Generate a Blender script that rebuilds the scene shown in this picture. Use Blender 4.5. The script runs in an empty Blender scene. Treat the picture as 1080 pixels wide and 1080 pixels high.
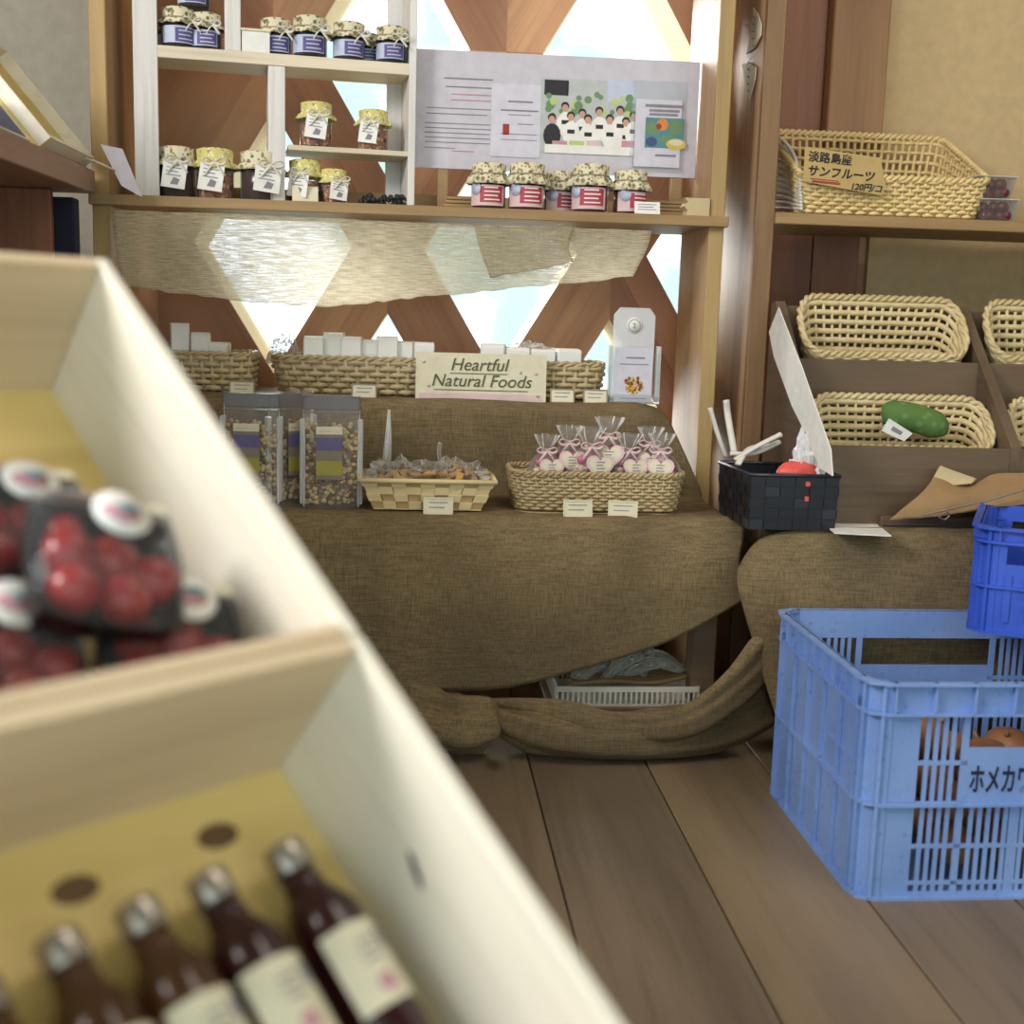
import bpy, math, random
from mathutils import Vector, Matrix, noise
random.seed(7)
PI = math.pi
C = bpy.context.scene.collection

# ------------------------------------------------------------------ camera
FPX, CAMZ = 1300.0, 0.8
_yaw, _p, _a = math.radians(4.93), math.radians(9.09), math.radians(1.7)
F0 = Vector((math.sin(_yaw), math.cos(_yaw), 0)); R0 = Vector((math.cos(_yaw), -math.sin(_yaw), 0)); Z3 = Vector((0, 0, 1))
FW = F0*math.cos(_p) - Z3*math.sin(_p); UP0 = Z3*math.cos(_p) + F0*math.sin(_p)
RT = R0*math.cos(_a) + UP0*math.sin(_a); UP = UP0*math.cos(_a) - R0*math.sin(_a)
O = Vector((0, 0, CAMZ))

def at(px, py, **k):
    """a point of the place seen at photo position px,py on the plane X=, Y= or Z="""
    d = FW*FPX + RT*(px-540) - UP*(py-540)
    ax = {'X': 0, 'Y': 1, 'Z': 2}[list(k)[0]]; c = list(k.values())[0]
    return O + d*((c-O[ax])/d[ax])

cam = bpy.data.cameras.new('camera'); co = bpy.data.objects.new('camera', cam); C.objects.link(co)
m = Matrix((RT, UP, -FW)).transposed().to_4x4(); m.translation = O; co.matrix_world = m
cam.sensor_width = 36; cam.lens = 36*FPX/1080; cam.clip_start = 0.02
cam.dof.use_dof = True; cam.dof.focus_distance = 2.3; cam.dof.aperture_fstop = 3.4
bpy.context.scene.camera = co

# ------------------------------------------------------------------ materials
def lin(c):
    return tuple((x/12.92 if x <= .04045 else ((x+.055)/1.055)**2.4) for x in [y/255 for y in c]) + (1,)

class NT:
    def __init__(s, name):
        s.m = bpy.data.materials.new(name); s.m.use_nodes = True; s.t = s.m.node_tree; s.t.nodes.clear()
        s.out = s.n('ShaderNodeOutputMaterial')
    def n(s, t, **k):
        x = s.t.nodes.new(t)
        for a, b in k.items(): setattr(x, a, b)
        return x
    def l(s, a, b): s.t.links.new(a, b)
    def tex(s, kind, scale, vec=(1, 1, 1), **k):
        tc = s.n('ShaderNodeTexCoord'); mp = s.n('ShaderNodeMapping'); mp.inputs['Scale'].default_value = vec
        s.l(tc.outputs[k.pop('coord', 'Object')], mp.inputs[0])
        t = s.n(kind); s.l(mp.outputs[0], t.inputs['Vector']); t.inputs['Scale'].default_value = scale
        for a, b in k.items(): t.inputs[a].default_value = b
        return t
    def ramp(s, src, stops):
        r = s.n('ShaderNodeValToRGB'); s.l(src, r.inputs[0]); e = r.color_ramp.elements
        while len(e) < len(stops): e.new(.47)
        for i, (p, c) in enumerate(stops):
            e[i].position = p; e[i].color = c if len(c) == 4 else lin(c)
        return r.outputs[0]
    def mix(s, a, b, f, mode='MIX'):
        x = s.n('ShaderNodeMix', data_type='RGBA', blend_type=mode)
        for i, v in ((6, a), (7, b), (0, f)):
            if hasattr(v, 'links'): s.l(v, x.inputs[i])
            else: x.inputs[i].default_value = v
        return x.outputs[2]
    def bsdf(s, col, rough=.6, metal=0, bump=None, bs=.3, bd=.002, **k):
        b = s.n('ShaderNodeBsdfPrincipled')
        if hasattr(col, 'links'): s.l(col, b.inputs['Base Color'])
        else: b.inputs['Base Color'].default_value = col if len(col) == 4 else lin(col)
        b.inputs['Roughness'].default_value = rough; b.inputs['Metallic'].default_value = metal
        for a, v in k.items(): b.inputs[a].default_value = v
        if bump is not None:
            bp = s.n('ShaderNodeBump'); bp.inputs['Strength'].default_value = bs; bp.inputs['Distance'].default_value = bd
            s.l(bump, bp.inputs['Height']); s.l(bp.outputs[0], b.inputs['Normal'])
        s.l(b.outputs[0], s.out.inputs[0]); s.b = b
        return b

def plain(name, c, rough=.6, **k):
    t = NT(name); n = t.tex('ShaderNodeTexNoise', 40, Detail=3)
    col = t.mix(lin(c), lin(tuple(x*.86 for x in c)), n.outputs[0]); t.bsdf(col, rough, **k); return t.m

def wood(name, c1, c2, axis=0, scale=14, rough=.55, knots=0, coord='Object', kc=(60, 40, 25), stretch=12):
    t = NT(name); v = [stretch*.5]*3; v[axis] = .7
    n = t.tex('ShaderNodeTexNoise', scale/6, v, Detail=6, Roughness=.62, Distortion=.4, coord=coord)
    v2 = [20]*3; v2[axis] = .8
    f = t.tex('ShaderNodeTexNoise', scale/3, v2, Detail=3, coord=coord)
    v3 = [1.2]*3; v3[axis] = .35
    b = t.tex('ShaderNodeTexNoise', 3, v3, Detail=2, coord=coord)
    col = t.ramp(n.outputs[0], [(.3, c1), (.7, c2)])
    col = t.mix(col, lin(tuple(x*.78 for x in c1)), t.ramp(f.outputs[0], [(.5, (0, 0, 0, 1)), (.8, (.5, .5, .5, 1))]))
    col = t.mix(col, lin(tuple(min(255, x*1.1) for x in c2)), t.ramp(b.outputs[0], [(.45, (0, 0, 0, 1)), (.7, (.5, .5, .5, 1))]))
    if knots:
        v4 = [1.0, 1.0, .0]; v4[axis] = .6
        k = t.tex('ShaderNodeTexVoronoi', knots, v4, Randomness=1.0, coord=coord)
        col = t.mix(col, lin(kc), t.ramp(k.outputs[0], [(.03, (.75, .75, .75, 1)), (.12, (0, 0, 0, 1))]))
    t.bsdf(col, rough, bump=f.outputs[0], bs=.25, bd=.001); return t.m

def cloth(name, c1, c2, s=380, alpha=None, transl=0, rough=.95, hor=.5):
    t = NT(name)
    a = t.tex('ShaderNodeTexNoise', s/6, (10, 10, .6), Detail=2); b = t.tex('ShaderNodeTexNoise', s/6, (.6, .6, 10), Detail=2)
    big = t.tex('ShaderNodeTexNoise', 5, Detail=3)
    th = t.mix(b.outputs[0], a.outputs[0], hor)
    bw = t.n('ShaderNodeRGBToBW'); t.l(th, bw.inputs[0])
    col = t.ramp(bw.outputs[0], [(.38, c1), (.62, c2)])
    col = t.mix(col, lin(tuple(x*.8 for x in c1)), t.ramp(big.outputs[0], [(.4, (0, 0, 0, 1)), (.75, (.6, .6, .6, 1))]))
    p = t.bsdf(col, rough, bump=bw.outputs[0], bs=.6, bd=.002)
    sh = p.outputs[0]
    if transl:
        tr = t.n('ShaderNodeBsdfTranslucent'); t.l(col, tr.inputs[0]); mx = t.n('ShaderNodeMixShader'); mx.inputs[0].default_value = transl
        t.l(sh, mx.inputs[1]); t.l(tr.outputs[0], mx.inputs[2]); sh = mx.outputs[0]
    if alpha:
        tp = t.n('ShaderNodeBsdfTransparent'); mx = t.n('ShaderNodeMixShader'); t.l(tp.outputs[0], mx.inputs[1]); t.l(sh, mx.inputs[2])
        r = t.ramp(bw.outputs[0], [(.36, (alpha[0],)*3+(1,)), (.6, (alpha[1],)*3+(1,))]); t.l(r, mx.inputs[0]); sh = mx.outputs[0]
    t.l(sh, t.out.inputs[0]); return t.m

def film(name, c=(255, 255, 255), a=.2, rough=.08, transl=0):
    """thin clear plastic: see-through with a reflection"""
    t = NT(name); p = t.bsdf(c, rough); p.inputs['Specular IOR Level'].default_value = .8
    tp = t.n('ShaderNodeBsdfTransparent'); tp.inputs[0].default_value = (.97, .98, .98, 1); fr = t.n('ShaderNodeLayerWeight'); fr.inputs[0].default_value = .22
    ma = t.n('ShaderNodeMath', operation='MULTIPLY_ADD'); t.l(fr.outputs[0], ma.inputs[0]); ma.inputs[1].default_value = .75; ma.inputs[2].default_value = a
    ma.use_clamp = True
    mx = t.n('ShaderNodeMixShader'); t.l(ma.outputs[0], mx.inputs[0]); t.l(tp.outputs[0], mx.inputs[1]); t.l(p.outputs[0], mx.inputs[2])
    t.l(mx.outputs[0], t.out.inputs[0]); return t.m

def spots(name, base, cols, scale=120):
    t = NT(name); col = lin(base)
    for i, c in enumerate(cols):
        v = t.tex('ShaderNodeTexVoronoi', scale*(1+.4*i), (1, 1+.2*i, 1)); col = t.mix(col, lin(c), t.ramp(v.outputs[0], [(.3, (1, 1, 1, 1)), (.42, (0, 0, 0, 1))]))
    t.bsdf(col, .9); return t.m

M = {}
M['red_a'] = wood('cedar_a', (156, 108, 80), (184, 134, 100), 0, coord='UV', scale=10)
M['red_b'] = wood('cedar_b', (178, 128, 92), (208, 160, 118), 0, coord='UV', scale=10)
M['red_v'] = wood('cedar_v', (116, 74, 54), (144, 96, 70), 2)
M['board_v'] = wood('post_board_v', (134, 98, 66), (160, 122, 86), 2)
M['reveal'] = wood('reveal_pine', (215, 190, 140), (235, 215, 170), 0, coord='UV')
M['post'] = wood('shelf_pine', (150, 122, 76), (178, 150, 98), 2)
M['shelf'] = wood('shelf_board', (132, 104, 66), (166, 136, 92), 0)
M['panel'] = wood('side_panel_wood', (160, 125, 92), (190, 156, 118), 2)
M['brown_post'] = wood('brown_post', (112, 84, 56), (140, 108, 72), 2)
M['rackw'] = wood('white_rack', (196, 192, 190), (220, 217, 213), 2, stretch=8)
M['rackh'] = wood('pale_rack_board', (196, 184, 160), (222, 210, 186), 0, stretch=8)
M['crate_w'] = wood('crate_pine_lit', (222, 213, 194), (238, 232, 218), 1, scale=7)  # side boards paler than the ends: the light on them is in the colour
M['crate_e'] = wood('crate_end_pine', (198, 174, 140), (218, 197, 164), 0, scale=7)
M['crate_f'] = wood('crate_floor_pine', (214, 180, 108), (234, 206, 136), 0, scale=8)
M['knot'] = plain('knot_brown', (112, 84, 52), .7)
M['dark'] = wood('weathered_wood', (82, 66, 50), (112, 92, 70), 0)
M['dark_v'] = wood('weathered_wood_v', (78, 64, 50), (108, 88, 68), 1)
M['table'] = wood('table_wood', (110, 80, 50), (140, 104, 66), 0)
M['burlap'] = cloth('burlap', (102, 86, 60), (142, 121, 86), s=300)
M['burlap_lit'] = cloth('burlap_riser', (118, 94, 60), (148, 120, 80))
M['curtain'] = cloth('loose_weave', (226, 218, 192), (244, 238, 218), s=330, alpha=(.35, .78), transl=.75, hor=.15)
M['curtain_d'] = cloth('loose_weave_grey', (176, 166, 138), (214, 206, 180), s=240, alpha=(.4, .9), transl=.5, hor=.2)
M['plaster'] = plain('plaster', (206, 180, 136), .9)
M['plaster_l'] = plain('plaster_left', (168, 162, 146), .9)
M['ceil'] = plain('ceiling', (176, 164, 140), .9)
M['wicker'] = wood('wicker', (196, 168, 112), (222, 198, 142), 0, scale=30, rough=.5)
M['wicker_g'] = wood('seagrass', (186, 164, 118), (214, 196, 152), 0, scale=40, rough=.7)
M['wicker_n'] = wood('natural_wicker', (152, 132, 96), (186, 166, 126), 0, scale=30)
M['wicker_o'] = wood('old_wicker', (160, 138, 98), (188, 166, 124), 0, scale=30)
M['wicker_w'] = wood('bleached_wicker', (190, 188, 180), (214, 212, 204), 0, scale=30)
M['chip'] = wood('wood_chip', (206, 182, 130), (226, 206, 158), 0, scale=20)
M['chip_d'] = wood('wood_chip_dark', (170, 140, 92), (190, 160, 112), 0, scale=20)
M['black_w'] = plain('black_band', (26, 26, 34), .35)
M['black_e'] = plain('black_band_edge', (42, 44, 56), .35)
M['white'] = plain('white_paper', (242, 241, 236), .7)
M['lilac'] = plain('lilac_board', (206, 202, 212), .75)
M['lilac2'] = plain('lilac_sheet', (216, 213, 226), .7)
M['cream'] = plain('cream_card', (228, 220, 192), .7)
M['kraft'] = plain('kraft_paper', (158, 126, 86), .75)
M['kraft2'] = plain('kraft_light', (205, 184, 142), .75)
M['tan'] = plain('tan_card', (190, 162, 104), .75)
M['ink'] = plain('grey_ink', (140, 138, 146), .8)
M['ink_k'] = plain('black_ink', (34, 32, 36), .8)
M['ink_g'] = plain('olive_ink', (92, 98, 66), .8)
M['ink_r'] = plain('red_ink', (164, 62, 52), .8)
M['ink_p'] = plain('pink_ink', (205, 150, 160), .8)
M['ink_navy'] = plain('navy_ink', (22, 26, 60), .7)
M['pinkedge'] = plain('pink_edge', (226, 196, 196), .8)
M['purple'] = plain('purple_label', (88, 84, 150), .6)
M['paleblue'] = plain('pale_blue_label', (196, 204, 226), .6)
M['redlabel'] = plain('raspberry_label', (182, 62, 80), .6)
M['yellowlab'] = plain('yellow_green_label', (168, 158, 70), .6)
M['sealgrey'] = plain('grey_seal', (98, 94, 98), .35)
M['greylab'] = plain('grey_label', (138, 126, 112), .6)
M['lavlab'] = plain('lavender_label', (104, 96, 140), .6)
M['cover'] = spots('floral_cloth', (214, 206, 176), [(96, 104, 80), (150, 128, 84)], 90)
M['cover_y'] = spots('yellow_floral_cloth', (206, 196, 120), [(150, 150, 84), (230, 224, 180)], 90)
M['ribbon'] = plain('white_ribbon', (222, 218, 208), .6)
M['ribbon_l'] = plain('lace_tag_ribbon', (206, 200, 206), .6)
M['glass'] = film('clear_glass', (230, 235, 235), .03, .03)
M['film'] = film('cellophane', (240, 238, 236), .07, .1)
M['film_m'] = film('milky_film', (235, 236, 238), .4, .25)
M['acryl'] = film('acrylic', (235, 238, 240), .09, .05)
M['milky'] = film('milky_bag', (238, 238, 240), .72, .3)
M['pane'] = film('window_glass', (225, 235, 238), .03, .02)
M['jam_b'] = plain('blueberry_jam', (34, 20, 40), .15)
M['jam_r'] = plain('strawberry_jam', (120, 22, 26), .15)
M['pickle'] = spots('pickled_berries', (150, 96, 78), [(78, 34, 30), (200, 170, 120)], 60)
M['dates'] = plain('dark_preserve', (62, 34, 26), .2)
M['wreath'] = plain('dried_twig', (42, 46, 44), .7)
M['tomato'] = plain('tomato_red', (150, 20, 24), .15)
M['tray_k'] = plain('black_plastic', (20, 20, 22), .25)
M['navy'] = plain('gap_shade', (20, 24, 48), .9)
M['bluebook'] = plain('blue_print', (52, 76, 128), .5)
M['yellowpine'] = wood('yellow_pine', (196, 172, 92), (216, 194, 120), 1)
M['pinkboard'] = wood('pinkish_board', (128, 100, 84), (156, 126, 106), 1)
M['cookie'] = spots('cookie', (196, 152, 84), [(96, 60, 36)], 60)
M['nut'] = plain('cashew', (206, 180, 128), .6)
M['nut_b'] = plain('almond', (158, 110, 66), .6)
M['steel'] = plain('bottle_cap_metal', (176, 168, 158), .25, metal=.8)
M['juice'] = plain('dark_juice', (48, 14, 18), .08)
M['juice_b'] = plain('brown_juice', (74, 44, 22), .12)
M['bubble'] = plain('bubble_wrap', (232, 232, 228), .4)
M['coral'] = plain('coral_plastic', (232, 92, 84), .45)
M['cucumber'] = spots('cucumber_skin', (84, 116, 58), [(100, 132, 74)], 60)
M['white_pl'] = plain('white_plastic', (222, 216, 200), .45)
M['cable'] = film('clear_bag', (190, 188, 176), .32, .2)
M['brown_stalk'] = plain('brown_stalk', (142, 112, 74), .7)
M['potato'] = plain('onion_skin', (158, 108, 68), .45)
M['pinkcandy'] = plain('pink_candy', (206, 96, 128), .3)
M['beigecandy'] = plain('pale_candy', (216, 184, 160), .4)
M['skin'] = plain('print_skin', (206, 160, 136), .7)
M['hairp'] = plain('print_black', (40, 38, 44), .7)
M['greenp'] = plain('print_green', (112, 146, 104), .7)
M['tealp'] = plain('print_teal', (84, 140, 150), .7)
M['orangep'] = plain('print_orange', (222, 140, 60), .7)
M['yellowp'] = plain('print_yellow', (222, 196, 90), .7)
M['limep'] = plain('print_lime', (190, 208, 130), .7)
M['greyp'] = plain('print_grey', (190, 196, 196), .7)
M['twine'] = plain('twine', (150, 140, 118), .8)
M['wirem'] = plain('wire_metal', (150, 146, 140), .3, metal=.7)
M['cherry'] = plain('dark_cherry', (104, 20, 30), .12)
M['grass'] = plain('grass', (120, 150, 84), .9)
t = NT('blue_plastic'); n = t.tex('ShaderNodeTexNoise', 6, Detail=4); n2 = t.tex('ShaderNodeTexNoise', 90, Detail=3)
col = t.ramp(n.outputs[0], [(.3, (112, 144, 204)), (.7, (138, 168, 222))]); col = t.mix(col, lin((84, 92, 110)), t.ramp(n2.outputs[0], [(.6, (0, 0, 0, 1)), (.78, (.5, .5, .5, 1))]))
t.bsdf(col, .42, bump=n2.outputs[0], bs=.1); M['blue'] = t.m
t = NT('royal_blue_plastic'); n = t.tex('ShaderNodeTexNoise', 9, Detail=4); t.bsdf(t.ramp(n.outputs[0], [(.3, (44, 78, 182)), (.7, (62, 98, 206))]), .4); M['blue2'] = t.m
for i, (a, b) in enumerate((((106, 90, 72), (136, 118, 96)), ((98, 84, 68), (128, 111, 92)), ((112, 94, 72), (144, 124, 96)))):
    M['floor%d' % i] = wood('floor_board_%d' % i, a, b, 1, scale=9, rough=.42, knots=4.6, kc=(58, 42, 30), stretch=10)

# ------------------------------------------------------------------ mesh builder
def cr(p, t):   # catmull-rom through a list at parameter t in 0..len-1
    n = len(p); i = min(int(t), n-2); f = t-i
    a, b, c, d = p[max(i-1, 0)], p[i], p[i+1], p[min(i+2, n-1)]
    return [.5*((2*b[k]) + (c[k]-a[k])*f + (2*a[k]-5*b[k]+4*c[k]-d[k])*f*f + (3*b[k]-a[k]-3*c[k]+d[k])*f**3) for k in range(len(b))]
def smooth_path(p, per=6):
    return [Vector(cr(p, i/per)) for i in range((len(p)-1)*per+1)]

class MB:
    def __init__(s): s.v = []; s.f = []; s.mi = []; s.uv = {}; s.sm = []
    def add(s, vs, fs, mi=0, M4=None, sm=False, uv=None):
        o = len(s.v); s.v += [tuple(M4 @ Vector(x)) if M4 else tuple(x) for x in vs]
        for k, f in enumerate(fs):
            if uv: s.uv[len(s.f)] = uv[k]
            s.f.append([o+i for i in f]); s.mi.append(mi); s.sm.append(sm)
        return s
    def hexa(s, p, mi=0, M4=None):      # 4 bottom, 4 top, both ccw from above
        return s.add(p, [(3, 2, 1, 0), (4, 5, 6, 7), (0, 1, 5, 4), (1, 2, 6, 5), (2, 3, 7, 6), (3, 0, 4, 7)], mi, M4)
    def box(s, x0, x1, y0, y1, z0, z1, mi=0, M4=None, b=0):
        if not b:
            return s.hexa([(x0, y0, z0), (x1, y0, z0), (x1, y1, z0), (x0, y1, z0), (x0, y0, z1), (x1, y0, z1), (x1, y1, z1), (x0, y1, z1)], mi, M4)
        vs = []; 
        for sx in (0, 1):
            for sy in (0, 1):
                for sz in (0, 1):
                    X, Y, Z = (x0, x1)[sx], (y0, y1)[sy], (z0, z1)[sz]; ix, iy, iz = (b, -b)[sx], (b, -b)[sy], (b, -b)[sz]
                    vs += [(X, Y+iy, Z+iz), (X+ix, Y, Z+iz), (X+ix, Y+iy, Z)]
        I = lambda sx, sy, sz, k: (sx*4+sy*2+sz)*3+k
        fs = []
        for a in (0, 1):
            q = [I(a, 0, 0, 0), I(a, 1, 0, 0), I(a, 1, 1, 0), I(a, 0, 1, 0)]; fs.append(q if a else q[::-1])
            q = [I(0, a, 0, 1), I(1, a, 0, 1), I(1, a, 1, 1), I(0, a, 1, 1)]; fs.append(q[::-1] if a else q)
            q = [I(0, 0, a, 2), I(1, 0, a, 2), I(1, 1, a, 2), I(0, 1, a, 2)]; fs.append(q if a else q[::-1])
        for a in (0, 1):
            for c in (0, 1):
                q = [I(a, c, 0, 0), I(a, c, 1, 0), I(a, c, 1, 1), I(a, c, 0, 1)]; fs.append(q if a == c else q[::-1])
                q = [I(a, 0, c, 0), I(a, 0, c, 2), I(a, 1, c, 2), I(a, 1, c, 0)]; fs.append(q if a == c else q[::-1])
                q = [I(0, a, c, 1), I(1, a, c, 1), I(1, a, c, 2), I(0, a, c, 2)]; fs.append(q if a == c else q[::-1])
        for a in (0, 1):
            for c in (0, 1):
                for d in (0, 1):
                    q = [I(a, c, d, 0), I(a, c, d, 1), I(a, c, d, 2)]; fs.append(q if (a+c+d) % 2 else q[::-1])
        return s.add(vs, fs, mi, M4)
    def tube(s, pts, r, n=6, closed=False, mi=0, M4=None, flat=1.0):
        pts = [Vector(p) for p in pts]; L = len(pts); vs = []; up = None
        for i, p in enumerate(pts):
            a = pts[(i-1) % L] if closed or i else p; b = pts[(i+1) % L] if closed or i < L-1 else p
            d = (b-a).normalized()
            if up is None: up = Vector((0, 0, 1)) if abs(d.z) < .9 else Vector((1, 0, 0))
            x = d.cross(up); 
            if x.length < 1e-6: x = d.orthogonal()
            x.normalize(); y = x.cross(d).normalized(); up = y
            rr = r[i] if isinstance(r, (list, tuple)) else r
            for k in range(n):
                t = 2*PI*k/n; vs.append(p + x*math.cos(t)*rr*flat + y*math.sin(t)*rr)
        fs = []
        for i in range(L if closed else L-1):
            for k in range(n):
                a, b = i*n+k, i*n+(k+1) % n; c, d = ((i+1) % L)*n+(k+1) % n, ((i+1) % L)*n+k
                fs.append((a, b, c, d))
        if not closed: fs += [tuple(range(n))[::-1], tuple(range((L-1)*n, L*n))]
        return s.add(vs, fs, mi, M4, True)
    def lathe(s, prof, n=24, mi=0, M4=None, wob=None, caps=(True, True)):
        vs = []
        for j, (r, z) in enumerate(prof):
            for k in range(n):
                t = 2*PI*k/n; q = wob(t, j) if wob else 1.0
                vs.append((r*q*math.cos(t), r*q*math.sin(t), z))
        fs = [(j*n+k, j*n+(k+1) % n, (j+1)*n+(k+1) % n, (j+1)*n+k) for j in range(len(prof)-1) for k in range(n)]
        if caps[0]: fs.append(tuple(range(n))[::-1])
        if caps[1]: fs.append(tuple(range((len(prof)-1)*n, len(prof)*n)))
        return s.add(vs, fs, mi, M4, True)
    def prism(s, poly, y0, y1, mi=0, M4=None):   # polygon in x,z extruded along y (poly ccw seen from -y)
        n = len(poly); vs = [(x, y0, z) for x, z in poly] + [(x, y1, z) for x, z in poly]
        fs = [tuple(range(n)), tuple(range(2*n-1, n-1, -1))] + [(i, i+n, (i+1) % n+n, (i+1) % n) for i in range(n)]
        return s.add(vs, fs, mi, M4)
    def blob(s, c, r, n=10, mi=0, M4=None, sc=(1, 1, 1), nz=0, seed=0):
        vs = []; m_ = n//2
        for j in range(1, m_):
            ph = PI*j/m_
            for k in range(n):
                t = 2*PI*k/n; d = Vector((math.sin(ph)*math.cos(t), math.sin(ph)*math.sin(t), math.cos(ph)))
                q = 1+nz*noise.noise(d*1.7+Vector((seed, seed*.7, 0))); vs.append((c[0]+d.x*r*sc[0]*q, c[1]+d.y*r*sc[1]*q, c[2]+d.z*r*sc[2]*q))
        top = len(vs); vs += [(c[0], c[1], c[2]+r*sc[2]), (c[0], c[1], c[2]-r*sc[2])]
        fs = [(j*n+k, (j+1)*n+k, (j+1)*n+(k+1) % n, j*n+(k+1) % n) for j in range(m_-2) for k in range(n)]
        fs += [(top, k, (k+1) % n) for k in range(n)] + [(top+1, (m_-2)*n+(k+1) % n, (m_-2)*n+k) for k in range(n)]
        return s.add(vs, fs, mi, M4, True)
    def surf(s, rows, mi=0, M4=None, closed=False):  # grid of points
        n = len(rows[0]); vs = [p for r in rows for p in r]
        fs = [(j*n+k, j*n+k+1, (j+1)*n+k+1, (j+1)*n+k) for j in range(len(rows)-1) for k in range(n-1)]
        return s.add(vs, fs, mi, M4, True)
    def build(s, name, mats, parent=None, loc=None, thick=0):
        me = bpy.data.meshes.new(name); me.from_pydata(s.v, [], s.f)
        mats = mats if isinstance(mats, (list, tuple)) else [mats]
        for x in mats: me.materials.append(M[x])
        me.polygons.foreach_set('material_index', s.mi); me.polygons.foreach_set('use_smooth', s.sm)
        if s.uv:
            ul = me.uv_layers.new(name='UVMap')
            for fi, uvs in s.uv.items():
                for li, q in zip(me.polygons[fi].loop_indices, uvs): ul.data[li].uv = q
        me.update()
        o = bpy.data.objects.new(name, me); C.objects.link(o); o.parent = parent
        if loc is not None: o.location = loc
        if thick:
            md = o.modifiers.new('solid', 'SOLIDIFY'); md.thickness = thick; md.offset = 0
        return o

def tag(o, label=None, cat=None, group=None, kind=None):
    for k, v in (('label', label), ('category', cat), ('group', group), ('kind', kind)):
        if v: o[k] = v
    return o
def thing(name, label, cat, loc=(0, 0, 0), rz=0, group=None):
    o = bpy.data.objects.new(name, None); C.objects.link(o); o.empty_display_size = .02
    o.location = loc; o.rotation_euler = (0, 0, rz); return tag(o, label, cat, group)
def copy_tree(o, parent=None):
    c = o.copy(); C.objects.link(c); c.parent = parent
    for ch in [x for x in bpy.data.objects if x.parent == o]: copy_tree(ch, c)
    return c
def dup(root, loc, rz=0, label=None, sc=None, group=None):
    c = copy_tree(root); c.location = loc; c.rotation_euler = (0, 0, rz)
    if label: c['label'] = label
    if group: c['group'] = group
    if sc: c.scale = sc if isinstance(sc, tuple) else (sc,)*3
    return c
def T(x=0, y=0, z=0): return Matrix.Translation((x, y, z))
def R(a, ax='Z'): return Matrix.Rotation(a, 4, ax)

def text_into(mb, s, size, M4, mi=0, shear=0, depth=.0006, align='LEFT', bold=0, space=1):
    cu = bpy.data.curves.new('lettering', 'FONT'); cu.body = s; cu.size = size; cu.shear = shear; cu.align_x = align; cu.extrude = depth; cu.offset = bold; cu.space_character = space
    ob = bpy.data.objects.new('lettering', cu); C.objects.link(ob)
    dg = bpy.context.evaluated_depsgraph_get(); me = ob.evaluated_get(dg).to_mesh()
    vs = [tuple(v.co) for v in me.vertices]; fs = [tuple(p.vertices) for p in me.polygons]
    ob.evaluated_get(dg).to_mesh_clear(); bpy.data.objects.remove(ob); bpy.data.curves.remove(cu)
    mb.add(vs, fs, mi, M4)
FACE = Matrix(((1, 0, 0, 0), (0, 0, -1, 0), (0, 1, 0, 0), (0, 0, 0, 1)))   # xy text plane -> facing -Y

# ------------------------------------------------------------------ levels
YF, YW = 2.44, 2.75
ZS = 1.0           # shelf top
ZT = .437          # low tables
ZR = .628          # riser on the left table

# ------------------------------------------------------------------ setting
fl = MB(); fl.box(-2.4, 2.8, -1.6, 3.1, -.08, -.03, 0)
x = .228-.2145*13; i = 0
while x < 2.75:
    fl.box(x+.0012, x+.2133, -1.6, 3.0, -.03, 0, i % 3, b=.002); x += .2145; i += 1
tag(fl.build('floor', ['floor0', 'floor1', 'floor2']), 'worn brown plank floor', kind='structure')

# the diamond lattice wall
DX, DZ = .4925, .419; X0, Z0 = .196, .936
hx, hz = DX/2, DZ; ix, iz = hx*.685, hz*.665
wl = MB(); holes = []
xl, xr = at(104, 200, Y=YW).x, at(925, 100, Y=YW).x
for j in range(-3, 4):
    for i in range(-4, 5):
        cx = X0+i*DX+(j % 2)*DX/2; cz = Z0+j*DZ
        if cx+hx < xl-.02 or cx-hx > xr+.15 or cz < -.5 or cz > 2.2: continue
        px = 432+(cx)/YW*FPX
        out = [(cx-hx, cz), (cx, cz-hz), (cx+hx, cz), (cx, cz+hz)]
        if 215 < px < 800 and cz > .3:
            inn = [(cx-ix, cz), (cx, cz-iz), (cx+ix, cz), (cx, cz+iz)]; holes.append((cx, cz)); 
        else: inn = [(cx-.001, cz), (cx, cz-.001), (cx+.001, cz), (cx, cz+.001)]
        for k in range(4):
            a, b = out[k], out[(k+1) % 4]; c, d = inn[(k+1) % 4], inn[k]
            L = math.hypot(hx, hz); off = random.random()*9
            Y0 = YW+(.0 if k in (0, 2) else .0)
            fs = [((a, b, c, d), YW, YW)]
            vs = [(a[0], YW, a[1]), (b[0], YW, b[1]), (c[0], YW, c[1]), (d[0], YW, d[1])]
            w = .09 if len(inn) else 0
            wl.add(vs, [(0, 1, 2, 3)], 0 if k in (0, 2) else 1, uv=[[(off, off), (off+L, off), (off+L*.84, off+w), (off+L*.16, off+w)]])
            # reveal
            vs = [(d[0], YW, d[1]), (c[0], YW, c[1]), (c[0], YW+.2, c[1]), (d[0], YW+.2, d[1])]
            if inn[2][0]-inn[0][0] > .1: wl.add(vs, [(3, 2, 1, 0)][::1], 2, uv=[[(off, 0.2), (off+L, .2), (off+L, 0), (off, 0)]])
            vs = [(a[0], YW+.2, a[1]), (b[0], YW+.2, b[1]), (c[0], YW+.2, c[1]), (d[0], YW+.2, d[1])]
            wl.add(vs, [(3, 2, 1, 0)], 0, uv=[[(0, 0), (L, 0), (L, w), (0, w)]])
tag(wl.build('wall_back', ['red_a', 'red_b', 'reveal']), 'diamond lattice wall of reddish cedar boards', kind='structure')
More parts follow.
